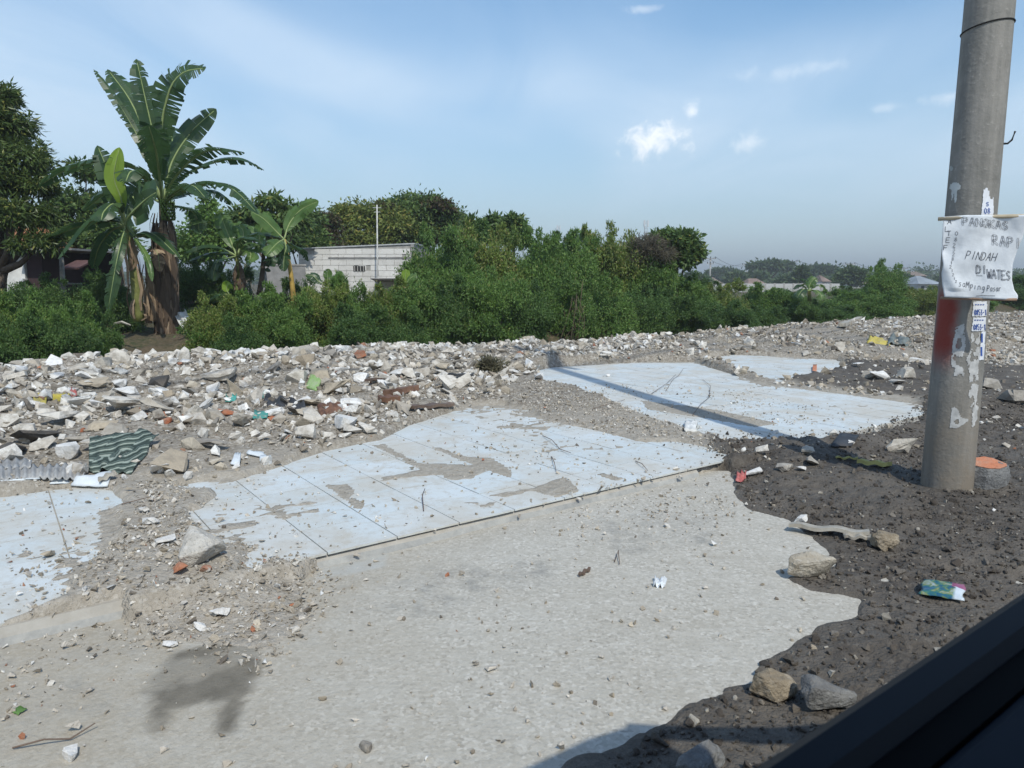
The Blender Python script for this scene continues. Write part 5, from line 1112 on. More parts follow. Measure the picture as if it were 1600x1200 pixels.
# low weeds: each tuft is a plant
def weed(px, py, wpx, label, mat=None, seed=0, tall=.5):
    p = surf_hit(px, py); w_ = wpx * p[1] / F; V, Fc = leafcloud([((0, 0, w_ * tall * .5), (w_ * .5, w_ * .4, w_ * tall * .5))], 26, 40, .10, .014, -.2, .35, .2, .2, seed)
    root = empty('weed', p); tag(root, label, 'weed'); link('foliage', np_mesh('foliage', V, Fc, mat or M_BUSH), root); b = stems((0, 0, 0), [(g_, 0, w_ * tall * .6) for g_ in (-w_ * .2, 0, w_ * .2)], .008, seed); b.build('stem', M_STEMG, root)
weed(28, 606, 34, 'green weed tuft in the left of the rubble', None, 1); weed(105, 574, 50, 'grassy weed on the bare bank left of the tall banana', M_BUSH2, 2); weed(220, 568, 34, 'dark weed on the bank below the tall banana', M_BUSH2, 3); weed(345, 575, 40, 'weed on the bank right of the tall banana', M_BUSH2, 4); weed(330, 540, 50, 'leafy weed beside the white sack', M_BUSH, 5)
weed(275, 565, 50, 'dry weed patch under the dead banana leaves', leafmat('dry_weed', (.05, .05, .03), (.12, .11, .07)), 6); weed(768, 580, 30, 'dry brown tuft in the rubble behind the tiles', leafmat('dry_tuft', (.07, .06, .05), (.13, .115, .1)), 7); weed(310, 530, 40, 'ragged weed between the white sack and the bush', M_BUSH2, 8); weed(430, 575, 60, 'shadowed weed at the foot of the bushes', M_BUSH2, 9)

# ------------------------------------------------------------------ buildings and things beyond the channel
M_BLOCK = None
def blockmat():
    m = NT('white_block'); q = m.pos(); n = m.noise(q, 2.2, 5, .65); n2 = m.noise(q, 12, 4, .6); c = m.mix(m.rnd(), (.60, .585, .555), (.68, .665, .635)); c = m.mix(m.rng(n, .5, .72, 0, .7), c, (.40, .38, .35)); c = m.mix(m.rng(n2, .62, .72, 0, .55), c, (.25, .235, .21)); return m.done(c, .9, m.bump(n2, .01, .6), .2)
M_BLOCK = blockmat(); M_MORT = plain('mortar', (.33, .32, .30), .95, .25, 5); M_GREYW = plain('grey_render', (.24, .235, .23), .9, .35, 2.2); M_ZINC = zinc_mat('roof_zinc', (.36, .38, .39), (.5, .51, .51)); M_BLK = plain('dark_opening', (.02, .02, .02), .9)
def block_house():
    Y0 = 27.0; A = at(468, 433, Y0); B = at(648, 433, Y0 - .3); tl = at(468, 390, Y0); tr = at(648, 382, Y0 - .3)
    base = np.array([(A[0] + B[0]) / 2, (A[1] + B[1]) / 2, 0]); root = empty('block_house', base); tag(root, 'small white block house with sloping roof edge behind the bushes', 'house')
    u = unit(B - A); L_ = np.linalg.norm((B - A)[:2]); nrm = np.array([u[1], -u[0], 0])       # towards the road
    if nrm[1] > 0: nrm = -nrm
    back = -nrm * 3.2
    def pt(s, z, o=0): return A[:3] * [1, 1, 0] + u * [1, 1, 0] * s + np.array([0, 0, z]) + nrm * o - base
    def top(s): return tl[2] + (tr[2] - tl[2]) * s / L_
    # core walls in mortar: front, sides, back
    b = MB(); c = [pt(0, 0), pt(L_, 0), pt(L_, top(L_)), pt(0, top(0))]; d = [v + back for v in c]
    b.add(c + d, [(0, 1, 2, 3), (7, 6, 5, 4), (1, 5, 6, 2), (4, 0, 3, 7), (3, 2, 6, 7)]); wall = b.build('wall', M_MORT, root)
    bl = MB(); bl.box((0, 0, 0), (.585, .03, .188)); bme = py_mesh('block', bl.V, bl.F, M_BLOCK); hb = MB(); hb.box((0, 0, 0), (.285, .03, .188)); hme = py_mesh('block', hb.V, hb.F, M_BLOCK)
    rz = math.atan2(u[1], u[0]); row = 0; z = .1
    while z + .1 < tr[2]:
        s = .3 if row % 2 == 0 else 0.0
        while s < L_:
            ok = z + .1 < top(s) and .29 < s < L_ - .35
            if ok and not (abs(s - L_ * .525) < .42 and abs(z - at(560, 420, Y0)[2]) < .13): o = link('block', bme, wall); o.location = pt(s, z, .008); o.rotation_euler = (G.uniform(-.01, .01), 0, rz)
            elif z + .1 < top(s) and s < L_ - .1: o = link('block', hme, wall); o.location = pt(max(.15, s if s > .29 else .15), z, .008); o.rotation_euler = (0, 0, rz)
            s += .6
        z += .2; row += 1
    cb = MB(); p0 = pt(L_ - .05, top(L_) * .5, .03); cb.box(p0, (.12, .10, top(L_)), rz); cb.build('corner_column', M_GREYW, root)
    be = MB(); zz = at(560, 403, Y0)[2]; be.box(pt(L_ * .62, zz, .022), (L_ * .72, .04, .05), rz); be.build('tie_beam', M_GREYW, root)
    rf = MB(); r0 = [pt(-.03, top(0) + .01, .045), pt(L_ + .03, top(L_) + .01, .045), pt(L_ + .05, top(L_) + .01, -3.4), pt(-.1, top(0) + .01, -3.4)]; rf.add(r0 + [v + np.array([0, 0, .045]) for v in r0], [(3, 2, 1, 0), (4, 5, 6, 7), (0, 1, 5, 4), (1, 2, 6, 5), (2, 3, 7, 6), (3, 0, 4, 7)]); rf.build('roof', M_ZINC, root)
    v = MB(); c0 = pt(L_ * .525, at(558, 420, Y0)[2], .012); v.box(c0, (.44, .04, .2), rz); vo = v.build('vent', M_BLK, root)
    for k in range(4): q = MB(); q.box(pt(L_ * .525 - .165 + k * .11, at(558, 420, Y0)[2], .035), (.035, .03, .2), rz); q.build('vent_bar', M_MORT, vo)
    lean = MB(); s0 = pt(L_ - .9, at(640, 437, Y0)[2], .1); lean.box(s0 + np.array([.4, -.3, -.02]), (1.9, 1.0, .04), rz, (-.12, 0)); lean.build('lean_to_roof', M_GREYW, root)
block_house()
def mast(px, y0, y1, Y0, r, name, label, cat, mat, top=None):
    a = at(px, y1, Y0); b = at(px, y0, Y0); q = MB(); q.tube([(0, 0, 0), b - np.array([a[0], a[1], 0])], [r, r * .8], 8); root = empty(name, (a[0], a[1], 0)); tag(root, label, cat); q.build('pole', mat, root, True); return root, b - np.array([a[0], a[1], 0])
r_, t_ = mast(589, 320, 445, 26.2, .03, 'antenna_mast', 'thin white mast standing in front of the block house', 'mast', plain('white_metal', (.5, .5, .48), .6)); q = MB(); q.box(t_ + np.array([0, 0, -.1]), (.3, .02, .02)); q.box(t_ + np.array([0, 0, -.25]), (.22, .02, .02)); q.build('antenna_rod', M_ZINC, r_)
def grey_wall():
    a, b = at(414, 418, 25), at(472, 412, 25.5); q = MB(); c = (a + b) / 2; L_ = np.linalg.norm((b - a)[:2]); root = empty('garden_wall', (c[0], c[1], 0)); tag(root, 'grey rendered wall joining the block house on its left', 'wall'); q.box((0, 0, c[2] / 2), (L_ + .2, .15, c[2]), math.atan2(b[1] - a[1], b[0] - a[0])); q.build('wall', M_GREYW, root); k = MB(); k.box((0, 0, c[2] + .025), (L_ + .26, .2, .05), math.atan2(b[1] - a[1], b[0] - a[0])); k.build('coping', M_MORT, root)
grey_wall()
def left_house():
    Y0 = 22.0; n0 = at(36, 400, Y0); base = np.array([n0[0] - 2, Y0 + 1.5, 0]); root = empty('village_house', base); tag(root, 'white house with orange tiled roof behind the mango tree', 'house')
    xr = n0[0]; zt = at(36, 392, Y0)[2]
    w1 = MB(); w1.box(np.array([xr - 2.5, Y0 + 1.5, zt / 2]) - base, (5, 3, zt)); w1.build('wall', plain('stained_whitewash', (.55, .55, .53), .9, .35, 1.6), root)
    w2 = MB(); x2 = at(60, 400, Y0)[0]; w2.box(np.array([(xr + x2) / 2 + .02, Y0 + 1.3, zt / 2]) - base, (x2 - xr, 2.4, zt)); w2.build('annex_wall', plain('maroon_wall', (.05, .03, .032), .85, .2, 2), root)
    lp = MB(); lp.box(np.array([xr - .06, Y0 - .06, .75]) - base, (.10, .10, 1.5)); lp.build('corner_post', plain('white_post', (.62, .63, .65), .8), root)
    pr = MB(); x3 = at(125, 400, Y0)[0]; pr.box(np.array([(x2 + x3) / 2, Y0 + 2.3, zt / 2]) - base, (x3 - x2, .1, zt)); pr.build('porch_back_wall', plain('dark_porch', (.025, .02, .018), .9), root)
    pc = MB(); pc.box(np.array([(xr + x3) / 2 + .1, Y0 + .9, zt + .03]) - base, (x3 - xr, 2.9, .06)); pc.build('porch_canopy', M_GREYW, root)
    M_RT = plain('orange_roof_tile', (.36, .17, .09), .85, .35, 3); rf = MB(); zr = at(0, 352, Y0)[2]; e0, e1 = xr - 6, xr + .15; rf.add([np.array(v) - base for v in ((e0, Y0 - .3, zt - .05), (e1, Y0 - .3, zt - .05), (e1 - .3, Y0 + 1.5, zr), (e0, Y0 + 1.5, zr), (e1, Y0 + 3.3, zt - .05), (e0, Y0 + 3.3, zt - .05))], [(0, 1, 2, 3), (3, 2, 4, 5), (1, 4, 2)]); ro = rf.build('roof', M_RT, root)
    # courses of roof tiles on the slope that faces the road
    sl = math.hypot(1.8, zr - zt + .05); an = math.atan2(zr - zt + .05, 1.8); t = MB(); t.tube([(0, -.14, .0), (0, .14, .03)], .075, 6); tm = py_mesh('roof_tile', t.V, t.F, M_RT)
    for r in range(8):
        for k in range(14):
            o = link('roof_tile', tm, ro); f = (r + .5) / 8; o.location = (e1 - .1 - .3 * f - k * .2 - base[0], Y0 - .3 + 1.8 * f - base[1], zt - .05 + (zr - zt + .05) * f + .02 - base[2]); o.rotation_euler = (an, 0, 0)
    aw = MB(); p = at(108, 413, Y0 - 1); aw.box(p - base + np.array([0, .4, 0]), (.5, .8, .05), 0, (.3, 0)); aw.build('porch_roof', plain('faded_red_tile', (.11, .06, .055), .85, .3, 5), root)
left_house()
def posts():
    m = plain('weathered_wood', (.22, .205, .175), .9, .35, 8, .2, .01)
    Y0 = 19.3; root = empty('wooden_post', at(97, 478, Y0) * [1, 1, 0]); tag(root, 'pale wooden post with crossbar in front of the dark porch', 'post'); b = root.location; q = MB(); a0 = at(100, 478, Y0) - np.array(b); a1 = at(96, 402, Y0) - np.array(b); q.tube([a0 * [1, 1, 0], a0, a1], [.07, .07, .055], 7); q.build('post', m, root, True)
    q = MB(); q.tube([at(84, 443, Y0 - .06) - np.array(b), at(128, 444, Y0 + .1) - np.array(b)], .03, 6); q.build('crossbar', m, root, True)
    # open wooden platform behind the tall banana
    Y0 = 19.6; c = at(310, 470, Y0) * [1, 1, 0]; root = empty('wooden_platform', c); tag(root, 'rickety wooden platform with rails right of the tall banana', 'platform')
    def bar(x0, y0, x1, y1, r, nm, dy=0): q = MB(); q.tube([at(x0, y0, Y0 + dy) - c, at(x1, y1, Y0 + dy) - c], r, 6); q.build(nm, m, root, True)
    def brd(x0, y0, x1, y1, h_, nm, dy=0):
        a_, b_ = at(x0, y0, Y0 + dy) - c, at(x1, y1, Y0 + dy) - c; q = MB(); q.box((a_ + b_) / 2, (np.linalg.norm(b_ - a_), .05, h_), 0, (0, -math.atan2(b_[2] - a_[2], b_[0] - a_[0]))); q.build(nm, m, root)
    for x in (280, 316, 338): bar(x, 486, x + 1, 444, .035, 'post')
    bar(276, 446, 336, 443, .035, 'rail'); bar(294, 447, 306, 470, .025, 'brace'); bar(303, 447, 308, 470, .025, 'brace'); brd(276, 476, 320, 469, .09, 'plank', -.1); brd(276, 480, 340, 479, .07, 'plank', .1); brd(276, 486, 320, 480, .1, 'plank', -.2)
    # fence sticks by the grey wall
    for x0, y0, x1, y1, lb in ((382, 446, 384, 412, 'pale thick stake beside the small banana clump'), (391, 446, 390, 424, 'thin stake right of the thick stake'), (413, 420, 421, 446, 'dark leaning pole before the grey wall')):
        a_, b_ = at(x0, y0, 20.5), at(x1, y1, 20.5); q = MB(); bs_ = np.array([a_[0], a_[1], 0]); q.tube([(0, 0, -.05), b_ - bs_] if b_[2] > a_[2] else [(b_ - bs_) * [1, 1, 0], a_ - bs_], [.05, .045], 6); o = q.build('stake', m, None, True, tuple(bs_)); tag(o, lb, 'stake')
posts()
def sack():
    p = at(291, 505, 16.2); V, Fc = [], []; n = 14
    for i in range(n + 1):
        for j in range(n + 1): a, b = i / n, j / n; V.append(((a - .5) * .28 + .12 * (b - .5), .05 * math.sin(a * 9) * (1 - b) + .03 * math.cos(b * 7), -(b - .5) * .75 + .03 * math.sin(a * 7 + b * 5)))
    for i in range(n):
        for j in range(n): Fc.append((i * (n + 1) + j, (i + 1) * (n + 1) + j, (i + 1) * (n + 1) + j + 1, i * (n + 1) + j + 1))
    o = link('white_sack', py_mesh('white_sack', V, Fc, plain('woven_sack', (.5, .5, .48), .7), True), None, tuple(p)); o.rotation_euler = (-.5, -.6, 0); o.modifiers.new('thickness', 'SOLIDIFY').thickness = .01; tag(o, 'torn white sack hanging on the bank right of the tall banana', 'sack')
sack()
# branches lying on the bare bank
for k, (a, b, lb) in enumerate([((152, 555), (198, 574), 'dry branch lying on the bare bank, lower'), ((168, 542), (155, 572), 'dry branch propped across the lower one'), ((178, 506), (204, 508), 'thin pale branch at the foot of the younger banana')]):
    p, q_ = at(*a, 14.2), at(*b, 14.0); t = MB(); t.tube([p, p * .5 + q_ * .5 + np.array([0, 0, .05]), q_], [.02, .025, .015], 5); o = t.build('dry_branch', M_WOOD); tag(o, lb, 'branch')
# far wall, far roofs, far poles
M_FW = plain('far_white_wall', (.46, .46, .45), .9, .3, .4); M_FR = plain('far_red_roof', (.24, .17, .14), .9, .4, .5); M_FG = plain('far_grey_roof', (.26, .29, .32), .8, .3, .4); M_FB = plain('far_brown_wall', (.22, .17, .14), .9, .3, .4)
def far_wall():
    q0 = at(1270, 446, 100); root = empty('far_wall', (q0[0], 100, -.3)); tag(root, 'long whitish wall far off behind the bushes', 'wall'); x0 = at(1108, 446, 100)[0]; x1 = at(1312, 446, 100)[0]; k = 14; pm = MB(); pm.box((0, 0, .65), ((x1 - x0) / k - .06, .2, 1.3)); me = py_mesh('panel', pm.V, pm.F, M_FW); cm = MB(); cm.box((0, 0, .68), (.25, .3, 1.36)); ce = py_mesh('pier', cm.V, cm.F, M_MORT)
    for i in range(k): link('panel', me, root, (x0 + (x1 - x0) * (i + .5) / k - q0[0], 0, 0)); link('pier', ce, root, (x0 + (x1 - x0) * i / k - q0[0], 0, 0))
far_wall()
def far_house(px0, px1, ytop, yeave, Y0, label, rm, wm, hip=.3, seed=0):
    a, b = at(px0, yeave, Y0), at(px1, yeave, Y0); zt = at(px0, ytop, Y0)[2]; ze = a[2]; c = np.array([(a[0] + b[0]) / 2, Y0 + 4, -.3]); root = empty('far_house', c); tag(root, label, 'house', 'far houses'); W = b[0] - a[0]
    w_ = MB(); w_.box((0, 0, (ze + .3) / 2), (W * .94, 7, ze + .3)); wo = w_.build('wall', wm, root); h_ = W * hip; z0, z1 = ze + .3, zt + .3
    r = MB(); r.add([(-W / 2, -4, z0), (W / 2, -4, z0), (W / 2, 4, z0), (-W / 2, 4, z0), (-W / 2 + h_, 0, z1), (W / 2 - h_, 0, z1)], [(0, 1, 5, 4), (2, 3, 4, 5), (1, 2, 5), (3, 0, 4), (3, 2, 1, 0)]); r.build('roof', rm, root)
    for t in (-.28, 0, .28): g = MB(); g.box((W * t, -3.52, (ze + .3) * .55), (W * .12, .06, (ze + .3) * .4)); g.build('window', M_BLK, root)
far_house(1170, 1203, 435, 446, 130, 'far house with red roof below the broad flat-topped tree', M_FR, M_FW); far_house(1112, 1132, 433, 444, 140, 'far gabled house right of the leftmost pole', M_FB, M_FW, .48); far_house(1398, 1450, 424, 431, 170, 'long far building with brownish upper wall', M_FB, M_FB, .08)
far_house(1436, 1476, 431, 444, 110, 'far house with grey-blue roof left of the pole', M_FG, M_FW, .42); far_house(1285, 1300, 430, 440, 160, 'small far red roof behind the far wall', M_FR, M_FW, .4); far_house(1330, 1362, 431, 443, 150, 'far red roof behind the far bushy tree', M_FR, M_FW, .2); far_house(1225, 1246, 437, 447, 140, 'small far pale house left of the lower flat-topped tree', M_FR, M_FW, .2)
M_PC = plain('pale_concrete_post', (.36, .35, .33), .85, .2, 1); PTOP = []
for px, yt, Y0, lean, lb in ((1110, 402, 180, -1, 'leftmost far power pole with double crossarm'), (1166, 412, 230, 1, 'second far power pole, slightly leaning'), (1238, 407, 200, -3, 'third far power pole beside the broad tree'), (1328, 411, 190, -6, 'fourth far power pole, leaning left at its foot'), (1412, 418, 230, -1, 'fifth far power pole before the brown building')):
    a, b = at(px + lean, 448, Y0), at(px, yt, Y0); c = np.array([a[0], Y0, -.3]); root = empty('power_pole', c); tag(root, lb, 'power pole', 'far power poles'); q = MB(); t = b - c; q.tube([(0, 0, 0), t], [.24, .16], 8); q.build('pole', M_PC, root, True)
    for k, z in enumerate((-.35, -1.6)[:2 if px == 1110 else 1]):
        q = MB(); q.box(t + np.array([0, -.2, z]), (2.8 if k == 0 else 1.6, .16, .16)); arm = q.build('crossarm', M_PC, root)
        for x in (-1.2, 0, 1.2):
            i_ = MB(); i_.tube([t + np.array([x if k == 0 else x * .6, -.2, z + .08]), t + np.array([x if k == 0 else x * .6, -.2, z + .5])], .09, 6); i_.build('insulator', M_BLK, arm)
    PTOP.append(b)
PTOP = [at(1040, 398, 150)] + PTOP + [at(1520, 412, 200)]
for k in range(len(PTOP) - 1):
    for j, dx in enumerate((-1.2, 1.2)):
        a, b = PTOP[k] + np.array([dx, -.2, .1]), PTOP[k + 1] + np.array([dx, -.2, .1]); q = MB(); q.tube([a + (b - a) * t - np.array([0, 0, 6 * t * (1 - t)]) for t in np.linspace(0, 1, 9)], .035, 4); o = q.build('power_line', M_BLK); tag(o, ('near' if j else 'back') + ' far power line, span ' + ('before the leftmost pole', 'from the leftmost to the second pole', 'from the second to the third pole', 'from the third to the fourth pole', 'from the fourth to the fifth pole', 'beyond the fifth pole')[k], 'cable', 'far power lines')
def phone_mast(px, y0, Y0, label):
    b = at(px, y0, Y0); c = np.array([b[0], Y0, -.3]); root = empty('phone_mast', c); tag(root, label, 'mast', 'phone masts'); h_ = b[2] + .3; q = MB()
    for a in range(3): o = np.array([math.cos(a * 2.09), math.sin(a * 2.09), 0]); q.tube([o * 1.2, o * .5 + np.array([0, 0, h_])], .09, 5)
    for i in range(14):
        z0, z1 = h_ * i / 14, h_ * (i + 1) / 14; r0 = 1.2 - .7 * i / 14
        for a in range(3): o = np.array([math.cos(a * 2.09), math.sin(a * 2.09), 0]) * r0; p = np.array([math.cos(a * 2.09 + 2.09), math.sin(a * 2.09 + 2.09), 0]) * r0; q.tube([o + np.array([0, 0, z0]), p + np.array([0, 0, z1])], .05, 4)
    q.build('lattice', M_ZINC, root)
    for a in range(3): o = np.array([math.cos(a * 2.09), math.sin(a * 2.09), 0]) * .9; q = MB(); q.box(o + np.array([0, 0, h_ - 1.2]), (.35, .25, 2.2)); q.build('antenna_panel', plain('antenna_white', (.6, .62, .64), .6), root)
phone_mast(1009, 344, 260, 'far phone mast above the purple-twigged tree'); phone_mast(872, 352, 330, 'smaller far phone mast peeping above the middle bushes')

# ------------------------------------------------------------------ roadside concrete pole with its posters
PX, PY, PZ = POLE
def prad(z): return .152 - .0058 * max(0, z)
def pole_material():
    m = NT('pole_concrete'); p = m.coord(); s_ = m.n('ShaderNodeSeparateXYZ'); m.put(s_.inputs[0], p); z = s_.outputs[2]
    n1 = m.noise(p, 5, 5, .65); n2 = m.noise(p, 40, 4, .6); st = m.noise(m.scale(p, (9, 9, .7)), 2.2, 5, .6)
    c = m.mix(m.rng(n1, .35, .65), (.17, .166, .152), (.245, .236, .216)); c = m.mix(m.rng(st, .45, .7, 0, .7), c, (.30, .285, .26)); c = m.mix(m.rng(st, .2, .42, .6, 0), c, (.14, .138, .13))
    c = m.mix(m.rng(n2, .6, .72, 0, .4), c, (.42, .40, .37))
    low = m.math('MULTIPLY', m.rng(z, .9, .15, 0, .8, True), m.rng(n1, .25, .6)); c = m.mix(low, c, (.20, .165, .125))
    # sprayed red band on the side away from the sun
    dx = m.math('SUBTRACT', m.math('MULTIPLY', s_.outputs[0], -.88), m.math('MULTIPLY', s_.outputs[1], .25)); red = m.math('MULTIPLY', m.rng(m.math('ADD', dx, m.math('MULTIPLY', n1, .05)), .122, .158, 0, 1, True), m.math('MULTIPLY', m.rng(z, .72, .95, 0, 1, True), m.rng(z, 1.35, 1.2, 0, 1, True)))
    c = m.mix(m.math('MULTIPLY', red, .9), c, (.22, .03, .02))
    return m.done(c, .88, m.bump(m.math('ADD', n1, m.math('MULTIPLY', n2, .6)), .008, .6), .25)
root = empty('concrete_pole', (PX, PY, PZ)); tag(root, 'thick grey concrete utility pole carrying a hand-lettered cloth', 'pole')
V = []; Fc = []; K = 40; zs_ = list(np.linspace(-.35, 9.5, 60))
for z in zs_:
    for j in range(K): a = 2 * math.pi * j / K; r = prad(z); V.append((math.cos(a) * r, math.sin(a) * r, z))
for i in range(len(zs_) - 1):
    for j in range(K): Fc.append((i * K + j, i * K + (j + 1) % K, (i + 1) * K + (j + 1) % K, (i + 1) * K + j))
Fc.append(tuple(range((len(zs_) - 1) * K, len(zs_) * K)))
link('shaft', py_mesh('shaft', V, Fc, pole_material(), True), root)
VA = math.atan2(-PY, -PX)                   # bearing from the pole to the road side viewer
def on_pole(du, z, off=.002):               # du metres round the pole from the viewer's side (to the right positive), height z
    r = prad(z); a = VA + du / r; return np.array([math.cos(a) * (r + off), math.sin(a) * (r + off), z])
def pole_uv(px, py):                        # photo pixel -> (du, z) on the pole
    d = ray(px, py); o = np.array([0, 0, CZ]) - np.array([PX, PY, PZ]); z = 1.0
    for _ in range(6):
        r = prad(z); A = d[0] ** 2 + d[1] ** 2; Bq = 2 * (o[0] * d[0] + o[1] * d[1]); Cq = o[0] ** 2 + o[1] ** 2 - r * r; D = max(0, Bq * Bq - 4 * A * Cq); t = (-Bq - math.sqrt(D)) / (2 * A); p = o + d * t; z = p[2]
    a = math.atan2(p[1], p[0]) - VA; a = (a + math.pi) % (2 * math.pi) - math.pi
    return a * prad(z), z
def patch(name, outline, mat, label=None, off=.003, dens=.012, parent=root, holes=0.0):
    uv = np.array([pole_uv(*q) for q in outline]); bm = bmesh.new(); u0, z0 = uv.min(0); u1, z1 = uv.max(0)
    nu, nz_ = max(2, int((u1 - u0) / dens)), max(2, int((z1 - z0) / dens)); g = [[bm.verts.new((u0 + (u1 - u0) * i / nu, z0 + (z1 - z0) * j / nz_, 0)) for j in range(nz_ + 1)] for i in range(nu + 1)]
    cu = np.array([[u0 + (u1 - u0) * (i + .5) / nu, z0 + (z1 - z0) * (j + .5) / nz_] for i in range(nu) for j in range(nz_)]); ins = sdpoly(cu[:, 0], cu[:, 1], uv) < .3 * dens; k = 0
    if holes: ins &= fbm(cu[:, 0], cu[:, 1] * .7, 38, 3, 13) < holes
    for i in range(nu):
        for j in range(nz_):
            if ins[k]: bm.faces.new((g[i][j], g[i + 1][j], g[i + 1][j + 1], g[i][j + 1]))
            k += 1
    for v in [v for v in bm.verts if not v.link_faces]: bm.verts.remove(v)
    sdv = sdpoly(np.array([v.co.x for v in bm.verts]), np.array([v.co.y for v in bm.verts]), uv) if len(bm.verts) else []
    for v, s_ in zip(bm.verts, sdv):
        j = .006 * (float(vnoise(np.array([v.co.x * 160]), np.array([v.co.y * 160]), 7)[0]) - .5) if v.is_boundary else 0
        v.co = on_pole(v.co.x + j, v.co.y + j, off)
    me = bpy.data.meshes.new(name); bm.to_mesh(me); bm.free(); me.materials.append(mat); o = link(name, me, parent)
    if label: o['label'] = label
    return o
M_PAPER = plain('old_paper', (.46, .46, .45), .9, .25, 20); M_PAPER2 = plain('white_sticker', (.66, .68, .72), .6, .12, 12)
for i, ol in enumerate([[(1493, 512), (1506, 506), (1508, 540), (1503, 560), (1506, 588), (1488, 586), (1487, 560)], [(1510, 560), (1530, 520), (1532, 545), (1526, 590), (1528, 640), (1512, 625), (1516, 590)], [(1487, 638), (1495, 635), (1500, 652), (1514, 656), (1496, 668), (1485, 668)],
                        [(1514, 588), (1528, 586), (1526, 660), (1518, 668), (1512, 655), (1518, 630)], [(1512, 525), (1520, 520), (1522, 532), (1514, 538)], [(1510, 570), (1518, 560), (1516, 580)]]):
    patch('paper_remnant', ol, M_PAPER, 'torn whitish poster remnant', .0025, .005, root, .56)
patch('paint_splash', [(1486, 288), (1493, 285), (1500, 288), (1501, 294), (1496, 298), (1495, 314), (1492, 317), (1491, 300), (1488, 312), (1487, 297), (1484, 293)], plain('pale_paint', (.46, .48, .47), .8), 'pale dripping paint splash', .002, .006)
patch('paint_splash', [(1484, 262), (1488, 259), (1490, 264), (1486, 267)], plain('pale_paint2', (.4, .42, .41), .8), None, .002, .006)
# stroke letters: polylines on a unit cell
GL = {'A': [[(0, 0), (.5, 1), (1, 0)], [(.2, .4), (.8, .4)]], 'B': [[(0, 0), (0, 1), (.7, .9), (.7, .6), (0, .52), (.85, .42), (.8, .1), (0, 0)]], 'D': [[(0, 0), (0, 1), (.7, .85), (.9, .5), (.7, .1), (0, 0)]], 'E': [[(1, 0), (0, 0), (0, 1), (1, 1)], [(0, .5), (.8, .5)]], 'F': [[(0, 0), (0, 1), (1, 1)], [(0, .5), (.8, .5)]],
      'G': [[(.95, .8), (.5, 1), (.05, .7), (.05, .3), (.5, 0), (.95, .2), (.95, .48), (.55, .48)]], 'H': [[(0, 0), (0, 1)], [(1, 0), (1, 1)], [(0, .5), (1, .5)]], 'I': [[(.5, 0), (.5, 1)]], 'K': [[(0, 0), (0, 1)], [(.9, 1), (0, .45), (.95, 0)]], 'L': [[(0, 1), (0, 0), (.9, 0)]], 'M': [[(0, 0), (.1, 1), (.5, .3), (.9, 1), (1, 0)]],
      'N': [[(0, 0), (0, 1), (1, 0), (1, 1)]], 'P': [[(0, 0), (0, 1), (.75, .92), (.85, .7), (.7, .5), (0, .45)]], 'R': [[(0, 0), (0, 1), (.75, .92), (.8, .7), (.65, .52), (0, .47), (.95, 0)]], 'S': [[(.95, .85), (.5, 1), (.1, .78), (.3, .55), (.75, .45), (.9, .2), (.5, 0), (.05, .15)]], 'T': [[(0, 1), (1, 1)], [(.5, 1), (.5, 0)]], 'W': [[(0, 1), (.25, 0), (.5, .7), (.75, 0), (1, 1)]],
      '0': [[(.5, 0), (.1, .3), (.1, .7), (.5, 1), (.9, .7), (.9, .3), (.5, 0)]], '1': [[(.2, .75), (.55, 1), (.55, 0)]], '2': [[(.05, .8), (.5, 1), (.9, .75), (.05, 0), (.95, 0)]], '3': [[(.1, .95), (.85, .95), (.4, .58), (.9, .35), (.5, 0), (.05, .12)]], '5': [[(.9, 1), (.15, 1), (.1, .55), (.7, .6), (.9, .3), (.5, 0), (.05, .12)]], '8': [[(.5, .52), (.15, .75), (.5, 1), (.85, .75), (.5, .52), (.08, .25), (.5, 0), (.92, .25), (.5, .52)]], '-': [[(.1, .5), (.9, .5)]],
      'a': [[(.85, .55), (.4, .6), (.1, .3), (.4, 0), (.85, .15), (.85, .6), (.9, 0)]], 'g': [[(.85, .55), (.4, .6), (.1, .3), (.4, .1), (.85, .2), (.85, .6), (.8, -.3), (.2, -.35)]], 'r': [[(.2, 0), (.2, .6), (.5, .55), (.85, .6)]], 's': [[(.8, .55), (.3, .6), (.3, .4), (.75, .25), (.6, 0), (.1, .05)]], 'p': [[(.15, -.35), (.15, .6), (.7, .6), (.85, .3), (.6, .05), (.15, .1)]], 'i': [[(.4, 0), (.4, .6)]], 'n': [[(.1, 0), (.1, .6), (.6, .58), (.8, .4), (.85, 0)]]}
def ribbon(B, pts, f, w_, thick=0):
    pts = [np.array(p, float) for p in pts]; fine = [pts[0]]
    for a, b in zip(pts[:-1], pts[1:]):
        k = max(1, int(np.linalg.norm(b - a) / 14))
        for i in range(1, k + 1): fine.append(a + (b - a) * i / k)
    V = []
    for i, p in enumerate(fine):
        t = fine[min(i + 1, len(fine) - 1)] - fine[max(i - 1, 0)]; t = t / (np.linalg.norm(t) + 1e-9); n = np.array([-t[1], t[0]]) * w_ / 2; V += [f(*(p + n)), f(*(p - n))]
    B.add(V, [(2 * i, 2 * i + 1, 2 * i + 3, 2 * i + 2) for i in range(len(fine) - 1)])
